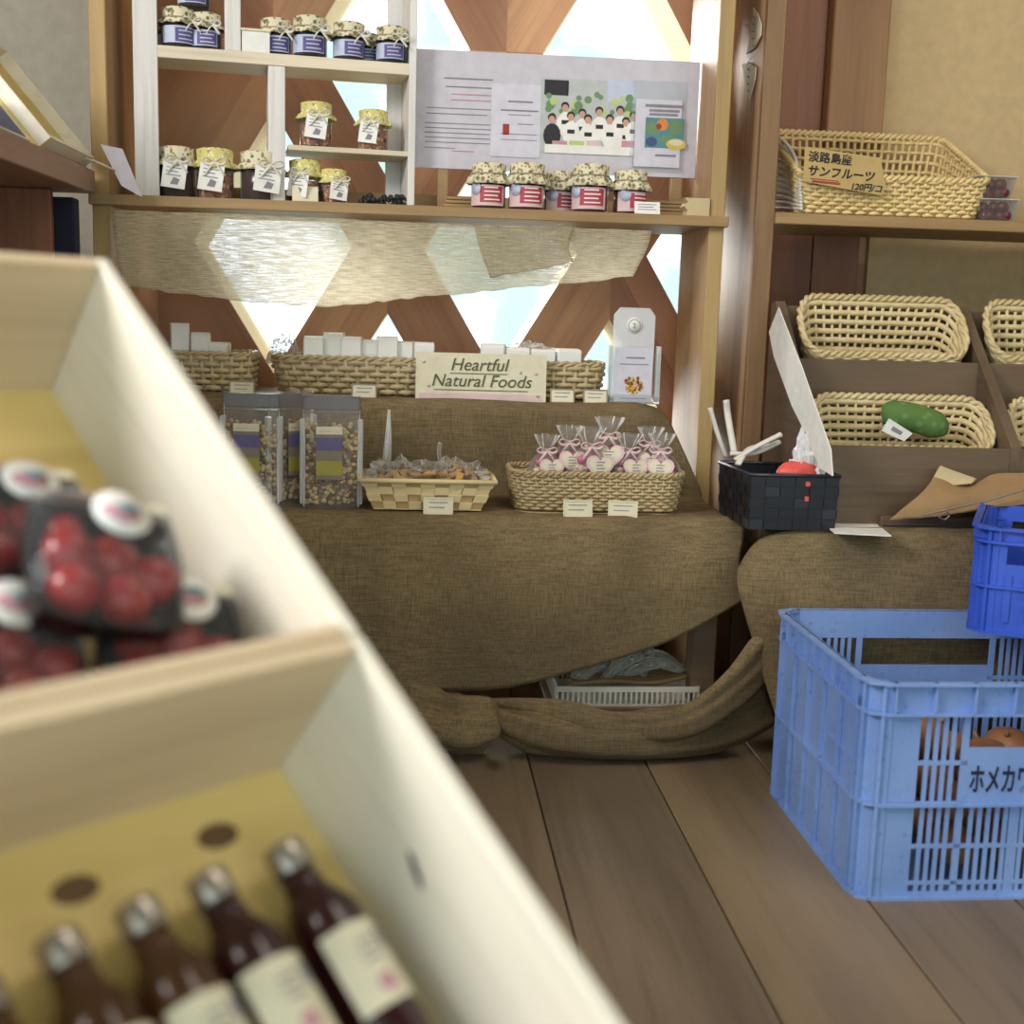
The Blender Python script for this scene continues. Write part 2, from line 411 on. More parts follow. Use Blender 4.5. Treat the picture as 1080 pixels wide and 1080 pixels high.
for n_, (cx, cz) in enumerate(holes):
    g = MB(); g.prism([(cx-ix-.004, cz), (cx, cz-iz-.004), (cx+ix+.004, cz), (cx, cz+iz+.004)], YW+.165, YW+.170)
    tag(g.build('window_%d' % (n_+1), 'pane'), 'diamond window pane in lattice wall', kind='structure')
w = MB(); w.box(xr, 2.8, YW-.02, YW+.3, -.05, 2.5); w.box(2.7, 2.8, -1.6, YW, -.05, 2.5)
tag(w.build('wall_right', 'plaster'), 'beige plaster wall', kind='structure')
w = MB(); w.box(-2.4, xl, YW-.02, YW+.3, -.05, 2.5); w.box(-2.4, -2.3, -1.6, YW, -.05, 2.5)
tag(w.build('wall_left', 'plaster_l'), 'grey beige plaster wall', kind='structure')
w = MB(); w.box(-2.4, 2.8, -1.6, 3.1, 2.42, 2.5); tag(w.build('ceiling', 'ceil'), kind='structure')
a = at(873, 100, Y=YW-.05); b = at(932, 100, Y=YW-.05)
w = MB(); w.box(a.x, b.x, YW-.06, YW-.021, ZS, 2.42, b=.003); tag(w.build('trim_2', 'board_v'), 'lighter vertical post board beside the plaster', kind='structure')
w = MB(); w.box(at(822, 100, Y=YW).x-.02, a.x-.001, YW-.02, YW-.002, 0, 2.42, b=.002)
w.box(a.x, b.x-.02, YW-.024, YW-.0201, 0, ZS); tag(w.build('trim_1', 'red_v'), 'reddish vertical wall boards beside plaster', kind='structure')

# ------------------------------------------------------------------ shelving unit with jars
xL0, xL1 = at(97, 100, Y=YF).x, at(114, 100, Y=YF).x; xR0, xR1 = at(754, 100, Y=YF).x, at(769, 100, Y=YF).x
u1 = thing('shelving_unit', 'light brown open shelving unit standing in front of diamond windows', 'shelf', ((xL0+xR1)/2, YF+.15, 0))
def wpart(name, mats, root, fn):
    mb = MB(); fn(mb); o = mb.build(name, mats, root); o.location = -Vector(root.location); return o
for (a, b) in ((xL0, xL1), (xR0, xR1)):
    o = wpart('side_panel', ['panel', 'post'], u1, lambda q: (q.box(a, b, YF+.002, YW-.07, 0, 1.75), q.box(a-.001, b+.001, YF-.014, YF+.002, 0, 1.75, 1, b=.002)))
wpart('shelf_board', 'shelf', u1, lambda q: q.box(xL0-.004, xR1+.006, YF-.03, YW-.07, ZS-.02, ZS, b=.0015))
wpart('top_board', 'shelf', u1, lambda q: q.box(xL0, xR1, YF, YW-.07, 1.75, 1.77, b=.002))
wpart('ledge', 'shelf', u1, lambda q: q.box(xL1, xR0, YW-.12, YW-.08, ZS, ZS+.04, b=.0015))
# second unit on the right
p0, p1 = at(803, 100, Y=YF).x, at(822, 100, Y=YF).x
u2 = thing('shelving_unit', 'brown right-hand shelving unit by the plaster wall holding a wicker tray', 'shelf', (1.3, YF+.15, 0))
wpart('side_panel', ['panel', 'brown_post'], u2, lambda q: (q.box(p0, p1, YF+.002, YW-.03, 0, 1.75), q.box(p0-.001, p1+.001, YF-.016, YF+.002, 0, 1.75, 1, b=.002)))
wpart('shelf_board', 'shelf', u2, lambda q: q.box(p1, 1.95, YF-.03, YW-.065, ZS-.01, ZS+.012, b=.002))
wpart('side_panel', 'brown_post', u2, lambda q: q.box(1.95, 1.98, YF-.01, YW-.065, 0, 1.75, b=.002))
ZS2 = ZS+.012
# slim filler board between units (bright painted)
# hanging tags
def tagpoly(name, pts, label, txt):
    Xp = p0-.003; t_ = thing(name, label, 'tag', at(*pts[0], X=Xp))
    q = MB(); P = [at(a, b, X=Xp)-t_.location for a, b in pts]
    q.add([(p.x, p.y, p.z) for p in P]+[(p.x-.002, p.y, p.z) for p in P], [tuple(range(len(P))), tuple(range(2*len(P)-1, len(P)-1, -1))]+[(i, (i+1) % len(P), (i+1) % len(P)+len(P), i+len(P)) for i in range(len(P))])
    q.build('card', 'cream', t_)
    q = MB()
    c = sum(P, Vector())/len(P)
    for k in range(5): q.tube([c+Vector((-.0035, .01-k*.002, .03-.014*k)), c+Vector((-.0035, -.002-k*.002, .026-.014*k))], .0012, 4)
    q.build('writing', 'ink', t_)
tagpoly('crescent_tag', [(795, 8), (800, 14), (804, 26), (803, 38), (797, 50), (788, 57), (791, 44), (793, 28)], 'cream crescent moon tag hung on the post above the cone tag', '')
tagpoly('cone_tag', [(783, 68), (790, 66), (798, 71), (797, 84), (791, 106), (787, 90)], 'small cream cone shaped tag hung on the post below the crescent tag', '')

# jar rack standing on the shelf
ra, rb = at(143, 208, Y=YF+.01), at(437, 216, Y=YF+.085)
ra.z = rb.z = ZS; rang = math.atan2(rb.y-ra.y, rb.x-ra.x); RW = (rb-ra).length
rack = thing('jar_rack', 'whitewashed wooden pigeonhole rack for jars on the shelf', 'rack', ra, rang)
RM = T(*ra) @ R(rang); RI = RM.inverted()
def rloc(px, py, dy=0):    # rack-local point on its front plane (dy behind it)
    d = (at(px, py, Y=3)-O); o = RI @ O; d = RI.to_3x3() @ d; t_ = (dy-o.y)/d.y; return o+d*t_
RH = .62
def rpart(name, mats, *a, **k):
    q = MB(); q.box(*a, b=.001); return q.build(name, mats, rack)
zA = rloc(300, 57).z; x1a, x1b = rloc(229, 30).x, rloc(254, 30).x; x2a, x2b = rloc(283, 130).x, rloc(304, 130).x; zB = rloc(370, 156).z
xl1 = rloc(167, 100).x; xr0 = rloc(411, 100, 0).x
rpart('side_board', 'rackw', 0, xl1*.99, 0, .012, 0, RH); rpart('side_board', 'rackw', 0, .012, .012, .12, 0, RH)
rpart('side_board', 'rackw', RW-.014, RW, 0, .12, 0, RH); rpart('side_board', 'rackw', RW-.045, RW-.014, .105, .118, 0, RH)
rpart('rack_shelf', 'rackh', .012, RW-.014, .001, .12, zA-.022, zA)
rpart('rack_shelf', 'rackh', x2b, RW-.014, .002, .118, zB-.01, zB)
rpart('rack_shelf', 'rackh', .012, RW-.014, .001, .12, RH-.02, RH)
rpart('divider', 'rackw', x1b-.030, x1b, .003, .118, zA, RH-.02); rpart('divider', 'rackw', x2a, x2a+.032, .003, .118, 0, zA-.022)

# ---- jars
def curved(mb, r, a0, a1, z0, z1, mi=0, n=8, t=.0006):
    for q in (0,):
        vs = []; 
        for k in range(n+1):
            a = a0+(a1-a0)*k/n-PI/2; vs += [(math.cos(a)*r, math.sin(a)*r, z0), (math.cos(a)*r, math.sin(a)*r, z1)]
        mb.add(vs, [(2*k, 2*k+2, 2*k+3, 2*k+1) for k in range(n)], mi, sm=True)
def bow(mb, c, s=.02, mi=0, tails=True):
    for sg in (-1, 1):
        pts = smooth_path([c, (c[0]+sg*s*.7, c[1]-.006, c[2]+s*.35), (c[0]+sg*s*1.05, c[1]-.004, c[2]+.001), (c[0]+sg*s*.6, c[1]-.003, c[2]-s*.25), c], 4)
        mb.tube(pts, .0016, 5, mi=mi, flat=1.8)
        if tails: mb.tube(smooth_path([c, (c[0]+sg*s*.4, c[1]-.005, c[2]-s*.5), (c[0]+sg*s*.9, c[1]-.003, c[2]-s*1.2)], 4), .0016, 5, mi=mi, flat=2.2)
    mb.blob(c, .003, 6, mi)
def make_jar(name, label, group, kind):
    t_ = thing(name, label, 'jar', group=group)
    r, h = {'straw': (.034, .072), 'blue': (.030, .055), 'pick': (.034, .078), 'tall': (.035, .083)}[kind]
    pr = [(r*.9, 0), (r, .004), (r, h*.78), (r*.86, h*.9), (r*.86, h)]
    q = MB(); q.lathe(pr, 24); q.build('jar_glass', 'glass', t_)
    q = MB(); q.lathe([(r*.84, .003), (r*.94, .006), (r*.94, h*(.62 if kind == 'pick' else .76)), (r*.7, h*.84 if kind != 'pick' else h*.66)], 20)
    q.build('contents', {'straw': 'jam_r', 'blue': 'jam_b', 'pick': 'pickle', 'tall': 'dates'}[kind], t_)
    q = MB(); q.lathe([(r*.8, h), (r*.9, h+.002), (r*.9, h+.012), (r*.8, h+.013)], 20); q.build('lid', 'steel', t_)
    wob = lambda t, j: 1+(.0, .0, .02, .0, .09, .13)[j]*math.sin(9*t+j*.3)
    hs = h*.66 if kind == 'straw' else h*.74
    q = MB(); q.lathe([(.001, h+.0165), (r*.7, h+.016), (r*.97, h+.013), (r*.95, h*.93), (r*1.1, h*.84), (r*1.22, hs)], 54, wob=wob, caps=(False, False))
    q.build('cloth_cover', 'cover_y' if kind == 'pick' else 'cover', t_, thick=.0008)
    if kind == 'straw':
        q = MB(); curved(q, r*1.012, -1.15, 1.15, .006, h*.62, 0, 12); curved(q, r*1.02, -.35, 1.0, .012, h*.58, 1, 10)
        for k in range(4): curved(q, r*1.03, -.1, .8-.12*(k % 2), .016+.0075*k, .0185+.0075*k, 2, 6)
        q.build('label', ['pinkedge', 'redlabel', 'white'], t_)
        q = MB(); q.lathe([(.012, 0), (.012, .0006)], 20, M4=R(-.62) @ T(0, -r*1.03, h*.52) @ R(PI/2, 'X')); q.build('round_sticker', 'paleblue', t_)
        q = MB(); q.lathe([(r*1.02, h*.9), (r*1.02, h*.9+.003)], 24, caps=(False, False)); q.build('twine', 'twine', t_, thick=.001)
    if kind == 'blue':
        q = MB(); curved(q, r*1.012, -1.0, 1.25, .007, h*.66, 0, 12); curved(q, r*1.02, -.1, 1.2, .009, h*.60, 1, 10)
        for k in range(3): curved(q, r*1.03, .1, 1.0-.15*(k % 2), .013+.007*k, .015+.007*k, 2, 6)
        q.build('label', ['paleblue', 'purple', 'lilac2'], t_)
        q = MB(); q.lathe([(r*1.0, h*.9), (r*1.0, h*.9+.003)], 24, caps=(False, False)); q.build('twine', 'twine', t_, thick=.001)
        q = MB(); bow(q, (r*.9, -r*.7, h*.85), .016); q.build('ribbon', 'ribbon', t_)
    if kind in ('pick', 'tall'):
        q = MB(); bow(q, (r*.3, -r*1.12, h*.86), .02); q.build('ribbon', 'ribbon', t_)
        q = MB(); Mx = T(r*.1, -r*1.2, h*.5) @ R(-.08, 'X') @ R(.12, 'Y'); SC = Matrix.Diagonal((1.4, 1, 1.15, 1))
        q.box(-.016, .016, -.0008, 0, -.02, .022, 0, Mx @ SC)
        for k in range(3): q.box(-.011, .009-.004*(k % 2), -.0014, -.0006, .012-.006*k, .0135-.006*k, 1, Mx @ SC)
        q.prism([(-.004, -.014), (.006, -.014), (.008, -.005), (0, -.002)], -.0014, -.0006, 1, Mx @ SC)
        q.build('tag_label', ['white', 'ink'], t_)
    return t_
strawb = blueb = pickb = tallb = None
# strawberry jars on the shelf
JS = [(515, 'leftmost red labelled strawberry jam jar on the shelf', 0, .97), (555, 'second red labelled jam jar from the left, cloth cover rounder', 0, 1.03),
      (590, 'red labelled jam jar half hidden behind its two neighbours', .055, .95), (622, 'largest red labelled jam jar, right of the half hidden one', 0, 1.06), (664, 'rightmost red labelled jam jar, behind the small price card', .01, .97)]
for k, (px, lb, dy, sc) in enumerate(JS):
    P = at(px, 215, Y=YF+.02+dy); loc = (P.x, YF+.02+dy, ZS)
    if k == 0: strawb = make_jar('jam_jar', lb, 'strawberry jam jars on the shelf', 'straw'); strawb.location = loc; strawb.rotation_euler[2] = -.2
    else: dup(strawb, loc, (-.1, .1, -.35, .2)[k-1], lb, sc)
# blueberry jars on the rack's upper shelf (x, front/back, level, label)
def rack_world(px, py, dy, z): l = rloc(px, py, dy); return RM @ Vector((l.x, dy, z))
JB = [(188, .035, 0, 'blueberry jam jar at the far left of the rack top shelf, carrying another jar', 1.05), (217, .04, 0, 'blueberry jam jar standing right of the stacked pair at rack top left', .98),
      (205, .035, 1, 'blueberry jam jar stacked on top of two others', 1.0), (291, .045, 0, 'blueberry jam jar behind the small white box', 1.0), (327, .035, 0, 'blueberry jam jar right of the white box jar, widest cover', 1.1),
      (368, .035, 0, 'blueberry jam jar second from the right end', 1.03), (388, .08, 0, 'blueberry jam jar partly hidden behind the two right-hand jars', .9), (413, .03, 0, 'rightmost blueberry jam jar on the rack top shelf', 1.0), (183, .09, 0, 'blueberry jam jar at the back left corner of the rack', .95)]
for k, (px, dy, lv, lb, sc) in enumerate(JB):
    loc = rack_world(px, 40, dy, zA+lv*.0745)
    if k == 0: blueb = make_jar('jam_jar', lb, 'blueberry jam jars on the rack', 'blue'); blueb.location = loc; blueb.rotation_euler[2] = .1; blueb.scale = (1.05,)*3
    else: dup(blueb, loc, random.uniform(-.35, .35), lb, sc)
JP = [(333, .04, 1, 'yellow capped pickle jar with paper tag on the small rack shelf, left', .92), (393, .05, 1, 'yellow capped pickle jar at the right end of the small rack shelf', .86),
      (227, .04, 0, 'yellow capped jar between the two dark jars at rack bottom left', 1.06), (322, .05, 0, 'yellow capped jar behind the blank card at rack bottom', .95), (352, .04, 0, 'smaller yellow capped jar right of the blank card at rack bottom', .78)]
for k, (px, dy, lv, lb, sc) in enumerate(JP):
    loc = rack_world(px, 190, dy, zB if lv else .0005)
    if k == 0: pickb = make_jar('pickle_jar', lb, 'yellow covered jars in the rack', 'pick'); pickb.location = loc; pickb.scale = (sc,)*3
    else: dup(pickb, loc, random.uniform(-.4, .4), lb, sc)
JT = [(186, .04, 'dark preserve jar with white tag at the bottom left of the rack', 1.0), (275, .035, 'wide dark preserve jar with white tag left of the rack divider', 1.0)]
for k, (px, dy, lb, sc) in enumerate(JT):
    loc = rack_world(px, 190, dy, .0005)
    if k == 0: tallb = make_jar('preserve_jar', lb, 'dark preserve jars in the rack', 'tall'); tallb.location = loc
    else: dup(tallb, loc, .3, lb, (1.12, 1.12, 1))
# white box on rack, cards, twig wreath
def card(name, label, cat, loc, w, h, mats=('cream', 'ink'), lines=3, tilt=.25, rz=0, group=None, frame=None):
    t_ = thing(name, label, cat, loc, rz, group); Mx = R(-tilt, 'X')
    q = MB(); q.box(-w/2, w/2, 0, .0012, 0, h, 0, Mx); q.build('card_face', mats[0], t_)
    if lines:
        q = MB()
        for k in range(lines): q.box(-w*.36, w*(.36-.12*(k % 2)), -.0007, 0, h*(.78-.62*k/max(lines, 1))-h*.035, h*(.78-.62*k/max(lines, 1))+h*.02, 0, Mx)
        q.build('writing', mats[1], t_)
    if frame:
        q = MB(); e = w*.06
        for a in ((-w/2-e, -w/2, 0, h), (w/2, w/2+e, 0, h), (-w/2-e, w/2+e, h, h+e), (-w/2-e, w/2+e, -.0, e*.7)): q.box(a[0], a[1], -.0015, .0015, a[2], a[3], 0, Mx)
        q.build('card_holder', frame, t_)
    return t_
P = rack_world(270, 45, .004, zA); t_ = thing('white_box', 'small white open box in front of a jar on the rack', 'box', P, rang)
q = MB(); q.box(-.026, .026, 0, .03, 0, .038, b=.001); q.build('box_body', 'white', t_); q = MB(); q.box(-.028, .028, -.002, .032, .038, .043, b=.001); q.build('box_lid', 'cream', t_)
card('price_card', 'blank cream card on a stand in front of the jars at rack bottom', 'card', rack_world(322, 210, .004, .0005), .05, .037, lines=0, rz=rang)
card('price_card', 'small white price card in front of the rightmost strawberry jar', 'card', Vector((at(683, 220, Y=YF-.025).x, YF-.024, ZS)), .05, .024, ('white', 'ink'))
P = rack_world(401, 210, .03, .0); t_ = MB(); random.seed(3)
for k in range(26):
    a = random.random()*PI*2; cx = random.uniform(-.03, .04); z = random.uniform(.006, .022)
    t_.tube(smooth_path([(cx, 0, z), (cx+.015*math.cos(a), .012*math.sin(a), z+.006), (cx+.028*math.cos(a), .02*math.sin(a), z-.004)], 3), .0022, 5)
for k in range(12): t_.blob((random.uniform(-.04, .045), random.uniform(-.015, .01), random.uniform(.005, .026)), .006, 8, nz=.3, seed=k)
tag(t_.build('dried_twigs', 'wreath', loc=P), 'dark bundle of dried twigs at the rack bottom right', 'twigs')

# folded poster board
YP = YF+.13
def ppt(px, py, Y=YP): return at(px, py, Y=Y)
xa, xb = ppt(437, 100).x, ppt(724, 100).x; za, zb = ppt(580, 182).z, ppt(580, 58).z
po = thing('poster_board', 'lilac white shop poster board propped behind the strawberry jars', 'poster', ((xa+xb)/2, YP, ZS+.002))
base = Vector(po.location)
def pbox(name, mat, x0, x1, z0, z1, d=.0006, y=0, par=po):
    q = MB(); q.box(x0-base.x, x1-base.x, y-d, y, z0-base.z, z1-base.z); return q.build(name, mat, par)
pbox('board', 'lilac', xa, ppt(737, 100).x, za, zb, .004, .004)
q = MB(); q.box((xb-.02)-base.x, xb-base.x, .002, .03, 0, za-base.z); q.build('stand_foot', 'shelf', po); q = MB(); q.box((xa+.05)-base.x, xa+.07-base.x, .002, .03, 0, za-base.z); q.build('stand_foot', 'shelf', po)
def lines(name, mat, rows):
    q = MB()
    for (x0, x1, y0, h) in rows:
        A = ppt(x0, y0); B = ppt(x1, y0); q.box(A.x-base.x, B.x-base.x, -.0012, 0, A.z-base.z-h*.001, A.z-base.z+h*.001)
    return q.build(name, mat, po)
lines('text_lines', 'ink', [(468, 520, 82, 1.2), (470, 522, 91, 1.0), (450, 518, 113, .7), (450, 514, 119, .7), (448, 518, 129, .7), (448, 520, 134, .7), (448, 516, 139, .7), (448, 520, 144, .7), (448, 518, 149, .7), (448, 480, 155, .7)])
lines('pink_text', 'ink_p', [(476, 520, 99, .8), (476, 518, 105, .8), (476, 500, 159, .8)])
sh = pbox('small_sheet', 'lilac2', ppt(521, 1).x, ppt(574, 1).x, ppt(545, 166).z, ppt(545, 89).z, .0015, -.0005)
q = MB()
for (x0, x1, y0, h) in [(536, 562, 107, 1.6), (528, 568, 116, 1.4), (536, 560, 121, .7), (546, 562, 131, .8), (528, 566, 141, .6), (528, 566, 147, .6)]:
    A = ppt(x0, y0); B = ppt(x1, y0); q.box(A.x-base.x, B.x-base.x, -.0028, -.002, A.z-base.z-h*.001, A.z-base.z+h*.001)
q.build('sheet_text', 'ink', sh)
A = ppt(530, 142); B = ppt(537, 131); q = MB(); q.box(A.x-base.x, B.x-base.x, -.0028, -.002, A.z-base.z, B.z-base.z); q.build('red_stamp', 'ink_r', sh)
# group photograph print
ph = pbox('photo_print', 'greyp', ppt(573, 1).x, ppt(671, 1).x, ppt(620, 162).z, ppt(620, 84).z, .0012, 0)
q = MB(); random.seed(5)
def pp(px, py, y=-.0016): A = ppt(px, py); return Vector((A.x-base.x, y, A.z-base.z))
def disc(mb, px, py, r, mi, y, sx=1, sz=1, n=14):
    c = pp(px, py, y); s_ = r*YP/FPX
    mb.add([(c.x+s_*sx*math.cos(2*PI*k/n), y, c.z+s_*sz*math.sin(2*PI*k/n)) for k in range(n)], [tuple(range(n))], mi)
def rect(mb, x0, x1, y0, y1, mi, y):
    a, b = pp(x0, y1, y), pp(x1, y0, y); mb.add([(a.x, y, a.z), (b.x, y, a.z), (b.x, y, b.z), (a.x, y, b.z)], [(0, 1, 2, 3)], mi)
rect(q, 574, 600, 85, 100, 2, -.0014); rect(q, 598, 632, 85, 112, 3, -.0014); rect(q, 640, 670, 86, 108, 6, -.0014)
for k in range(26): disc(q, random.uniform(578, 668), random.uniform(100, 122), random.uniform(2.5, 5), 4 if k % 3 else 5, -.0016-.00001*k)
for k, (px, py) in enumerate([(596, 112), (614, 119), (632, 117), (654, 116), (582, 124), (602, 122), (620, 125), (643, 125), (660, 128), (668, 122)]):
    y = -.0020-.00004*k
    disc(q, px, py+19, 9, 2 if k == 4 else 1, y, 1, 1.35); disc(q, px, py, 4.2, 2, y-.00001, 1, 1); disc(q, px, py+2, 3.6, 0, y-.00002, .9, 1)
    if k != 4: rect(q, px-4, px+4, py+15, py+19, 2, y-.00003)
for k, (px, mi) in enumerate([(590, 7), (608, 8), (626, 9), (645, 1), (663, 7)]): rect(q, px-8, px+8, 149, 157, mi, -.0026-.00002*k)
rect(q, 574, 671, 156, 161, 1, -.0028)
q.build('print_picture', ['skin', 'white', 'hairp', 'greyp', 'greenp', 'limep', 'paleblue', 'ink_p', 'limep', 'pinkedge'], ph)
# postcard in a clear sleeve
sl = pbox('clear_sleeve', 'acryl', ppt(671, 1).x, ppt(727, 1).x, ppt(700, 181).z, ppt(700, 86).z, .003, -.003)
pc = pbox('fruit_postcard', 'lilac2', ppt(675, 1).x, ppt(724, 1).x, ppt(700, 177).z, ppt(700, 106).z, .001, -.0065, sl)
q = MB(); rect(q, 679, 721, 126, 156, 0, -.0080)
for k, (px, py, r, mi, sx, sz) in enumerate([(688, 136, 8, 1, 1, .8), (698, 132, 6, 2, 1, 1), (694, 134, 3, 6, 1, 1), (712, 135, 8, 1, .9, 1), (704, 148, 7, 1, 1.4, .6), (712, 153, 8, 3, 1.3, .7), (712, 151, 6, 4, 1.2, .5), (686, 150, 6, 5, 1, .8)]): disc(q, px, py, r, mi, -.0081-.0001*k, sx, sz)
for (x0, x1, y0) in [(680, 720, 112), (684, 716, 117), (684, 714, 121), (690, 712, 164)]:
    rect(q, x0, x1, y0, y0+1.3, 7, -.0082)
q.build('fruit_picture', ['tealp', 'greenp', 'orangep', 'yellowp', 'cream', 'bluebook', 'ink_r', 'ink'], pc)
# wood pieces beside the jars
for k, (px, w_, n_, lb) in enumerate([(482, .06, 4, 'low stack of thin wooden slats left of the strawberry jars'), (692, .10, 5, 'stack of thin wooden slats behind the price card')]):
    t_ = thing('wood_slat_stack', lb, 'wood slats', (at(px, 215, Y=YF+.08).x, YF+.09, ZS))
    for j in range(n_): q = MB(); q.box(-w_/2+.003*j, w_/2+.004*(j % 2), -.03, .03, .007*j+.0004, .007*j+.0062, b=.0006); q.build('slat', 'shelf', t_)
P = at(733, 222, Y=YF); q = MB(); q.prism([(-.022, 0), (.024, 0), (.024, .034), (-.026, .034), (-.019, .026), (-.026, .018), (-.019, .01)], -.005, .04)
tag(q.build('wood_offcut', 'kraft2', loc=(P.x, YF-.015, ZS)), 'pale notched wood block at the right end of the shelf', 'wood block')

# ------------------------------------------------------------------ loose curtain under the shelf
def loft(name, mat, rows, nu=8, nv=8, amp=.004, fr=14, thick=.0015, seed=0, fray=0):
    """rows of (px,py,Y) control points -> smooth cloth"""
    W = [[at(p[0], p[1], Y=p[2]) for p in r] for r in rows]
    cols = [[Vector(cr(r, i/nu)) for i in range((len(r)-1)*nu+1)] for r in W]
    out = []
    for j in range((len(rows)-1)*nv+1):
        line = []
        for i in range(len(cols[0])):
            p = Vector(cr([c[i] for c in cols], j/nv))
            n_ = noise.noise(Vector((p.x*fr, p.z*fr*.6, seed)))*amp+noise.noise(Vector((p.x*fr*2.7, p.z*fr*2, seed+5)))*amp*.35
            line.append(p+Vector((0, n_*1.6, n_*.4)))
        out.append(line)
    if fray:
        for i, p in enumerate(out[-1]): p.z += random.uniform(-fray, fray)
    q = MB(); q.surf(out); return q.build(name, mat, thick=thick)
yc = YF-.036
o = loft('window_curtain', 'curtain', [[(117, 221, yc), (230, 225, yc), (340, 230, yc), (450, 235, yc), (560, 239, yc), (687, 243, yc)],
     [(122, 262, yc), (232, 270, yc-.006), (340, 278, yc+.004), (450, 276, yc-.006), (560, 272, yc), (682, 262, yc)],
     [(130, 302, yc), (235, 315, yc), (340, 323, yc-.008), (440, 314, yc), (560, 303, yc-.005), (668, 292, yc)]], 12, 8, .004, 10, .0008, 2, .0022)
tag(o, 'loosely woven cream curtain strip hanging under the shelf', 'curtain')
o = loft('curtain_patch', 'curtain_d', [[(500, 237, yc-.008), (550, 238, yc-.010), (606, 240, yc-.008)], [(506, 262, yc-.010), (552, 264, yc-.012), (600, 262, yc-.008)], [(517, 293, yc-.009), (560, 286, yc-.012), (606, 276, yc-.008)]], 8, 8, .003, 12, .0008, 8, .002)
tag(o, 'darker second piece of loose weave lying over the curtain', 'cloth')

# ------------------------------------------------------------------ tables and burlap
def table(label, x0, x1, y0, y1, z1):
    t_ = thing('display_table', label, 'table', ((x0+x1)/2, (y0+y1)/2, 0)); w_, d_ = (x1-x0)/2, (y1-y0)/2
    q = MB(); q.box(-w_, w_, -d_, d_, z1-.022, z1, b=.002); q.build('tabletop', 'table', t_)
    for sx in (-1, 1):
        for sy in (-1, 1): q = MB(); q.box(sx*w_-sx*.045 if sx > 0 else -w_, sx*w_ if sx > 0 else -w_+.045, (d_-.045) if sy > 0 else -d_, d_ if sy > 0 else -d_+.045, 0, z1-.022, b=.002); q.build('leg', 'dark', t_)  # legs coloured dark to paint the shade under the table
table('low wooden display table under burlap in front of the windows', -.56, .585, 2.215, 2.70, ZT-.005)
table('low wooden table under burlap carrying the tilted display rack', .70, 1.75, 2.10, 2.415, ZT-.005)
q = MB(); xa_, xb_ = -.52, .46
for a in ((xa_, xb_, 2.43, 2.445, ZT-.004, ZR-.006), (xa_, xb_, 2.65, 2.665, ZT-.004, ZR-.006), (xa_, xa_+.015, 2.445, 2.65, ZT-.004, ZR-.006), (xb_-.015, xb_, 2.445, 2.65, ZT-.004, ZR-.006), (xa_, xb_, 2.425, 2.67, ZR-.006, ZR-.003)): q.box(*a)
tag(q.build('riser_box', 'table'), 'wooden riser hidden under the burlap on the left table', 'riser')

def zrow(pts): return pts
# the big burlap: riser top, riser front, tabletop, hanging front
R3 = lambda px, z, y: (px, None, y, z)
def loft3(name, mat, rows, nu, nvs, amp=.004, fr=14, thick=.003, seed=0, fray=0, fold=0):
    cols = [[Vector(cr(r, i/nu)) for i in range((len(r)-1)*nu+1)] for r in rows]; out = []
    for j in range(len(rows)-1):
        nv = nvs[j]
        for s_ in range(nv+(1 if j == len(rows)-2 else 0)):
            line = []
            for i in range(len(cols[0])):
                p = Vector(cr([c[i] for c in cols], j+s_/nv)); k = noise.noise(Vector((p.x*fr, p.z*fr*.5, seed+p.y*4)))*amp
                line.append(p+Vector((0, -abs(k)*1.5, abs(k)*.5)))
            out.append(line)
    if fray:
        for p in out[-1]: p.z += random.uniform(-fray, fray)
    q = MB(); q.surf(out); return q.build(name, mat, thick=thick)
XS = [-.50, -.30, -.10, .10, .30, .44, .515]
zr = ZR; zt = ZT+.001
front = [(225, 545), (330, 546), (440, 546), (545, 547), (650, 547), (720, 548), (783, 548)]
hangm = [(235, 640), (340, 640), (440, 642), (545, 640), (640, 630), (715, 610), (780, 590)]
hem = [(240, 740), (345, 738), (440, 730), (530, 726), (620, 704), (705, 676), (786, 632)]
def A3(l, y): return [at(a, b, Y=y_) for (a, b), y_ in zip(l, y if isinstance(y, (list, tuple)) else [y]*len(l))]
rows = [[Vector((x, 2.70, zr)) for x in XS[:-1]]+[Vector((.53, 2.68, zr-.02))],
        [Vector((x, 2.46, zr+.001)) for x in XS[:-1]]+[Vector((.50, 2.47, zr-.01))],
        [Vector((x, 2.423, zr-.004)) for x in XS[:-1]]+[Vector((.515, 2.44, zr-.025))],
        [Vector((x, 2.412, zr-.03)) for x in XS[:-1]]+[Vector((.535, 2.43, zr-.06))],
        [Vector((x, 2.418, ZT+.03)) for x in XS[:-1]]+[Vector((.585, 2.42, ZT+.03))],
        [Vector((x, 2.40, zt+.002)) for x in [-.50, -.3, -.1, .1, .3, .47, .59]],
        [Vector((x, 2.23, zt+.001)) for x in [-.43, -.2, 0, .19, .38, .5, .60]],
        A3(front, 2.195),
        A3([(a, b+22) for a, b in front], [2.18, 2.18, 2.18, 2.178, 2.17, 2.17, 2.17]), A3(hangm, [2.19, 2.18, 2.17, 2.16, 2.15, 2.15, 2.15]), A3(hem, [2.21, 2.21, 2.20, 2.19, 2.17, 2.16, 2.15])]
o = loft3('burlap_cloth', 'burlap', rows, 10, [4, 2, 3, 6, 3, 6, 3, 3, 10, 10], .013, 5.5, .003, 1, .001)
tag(o, 'large brown burlap cloth over the left table and riser, hanging in front', 'burlap')
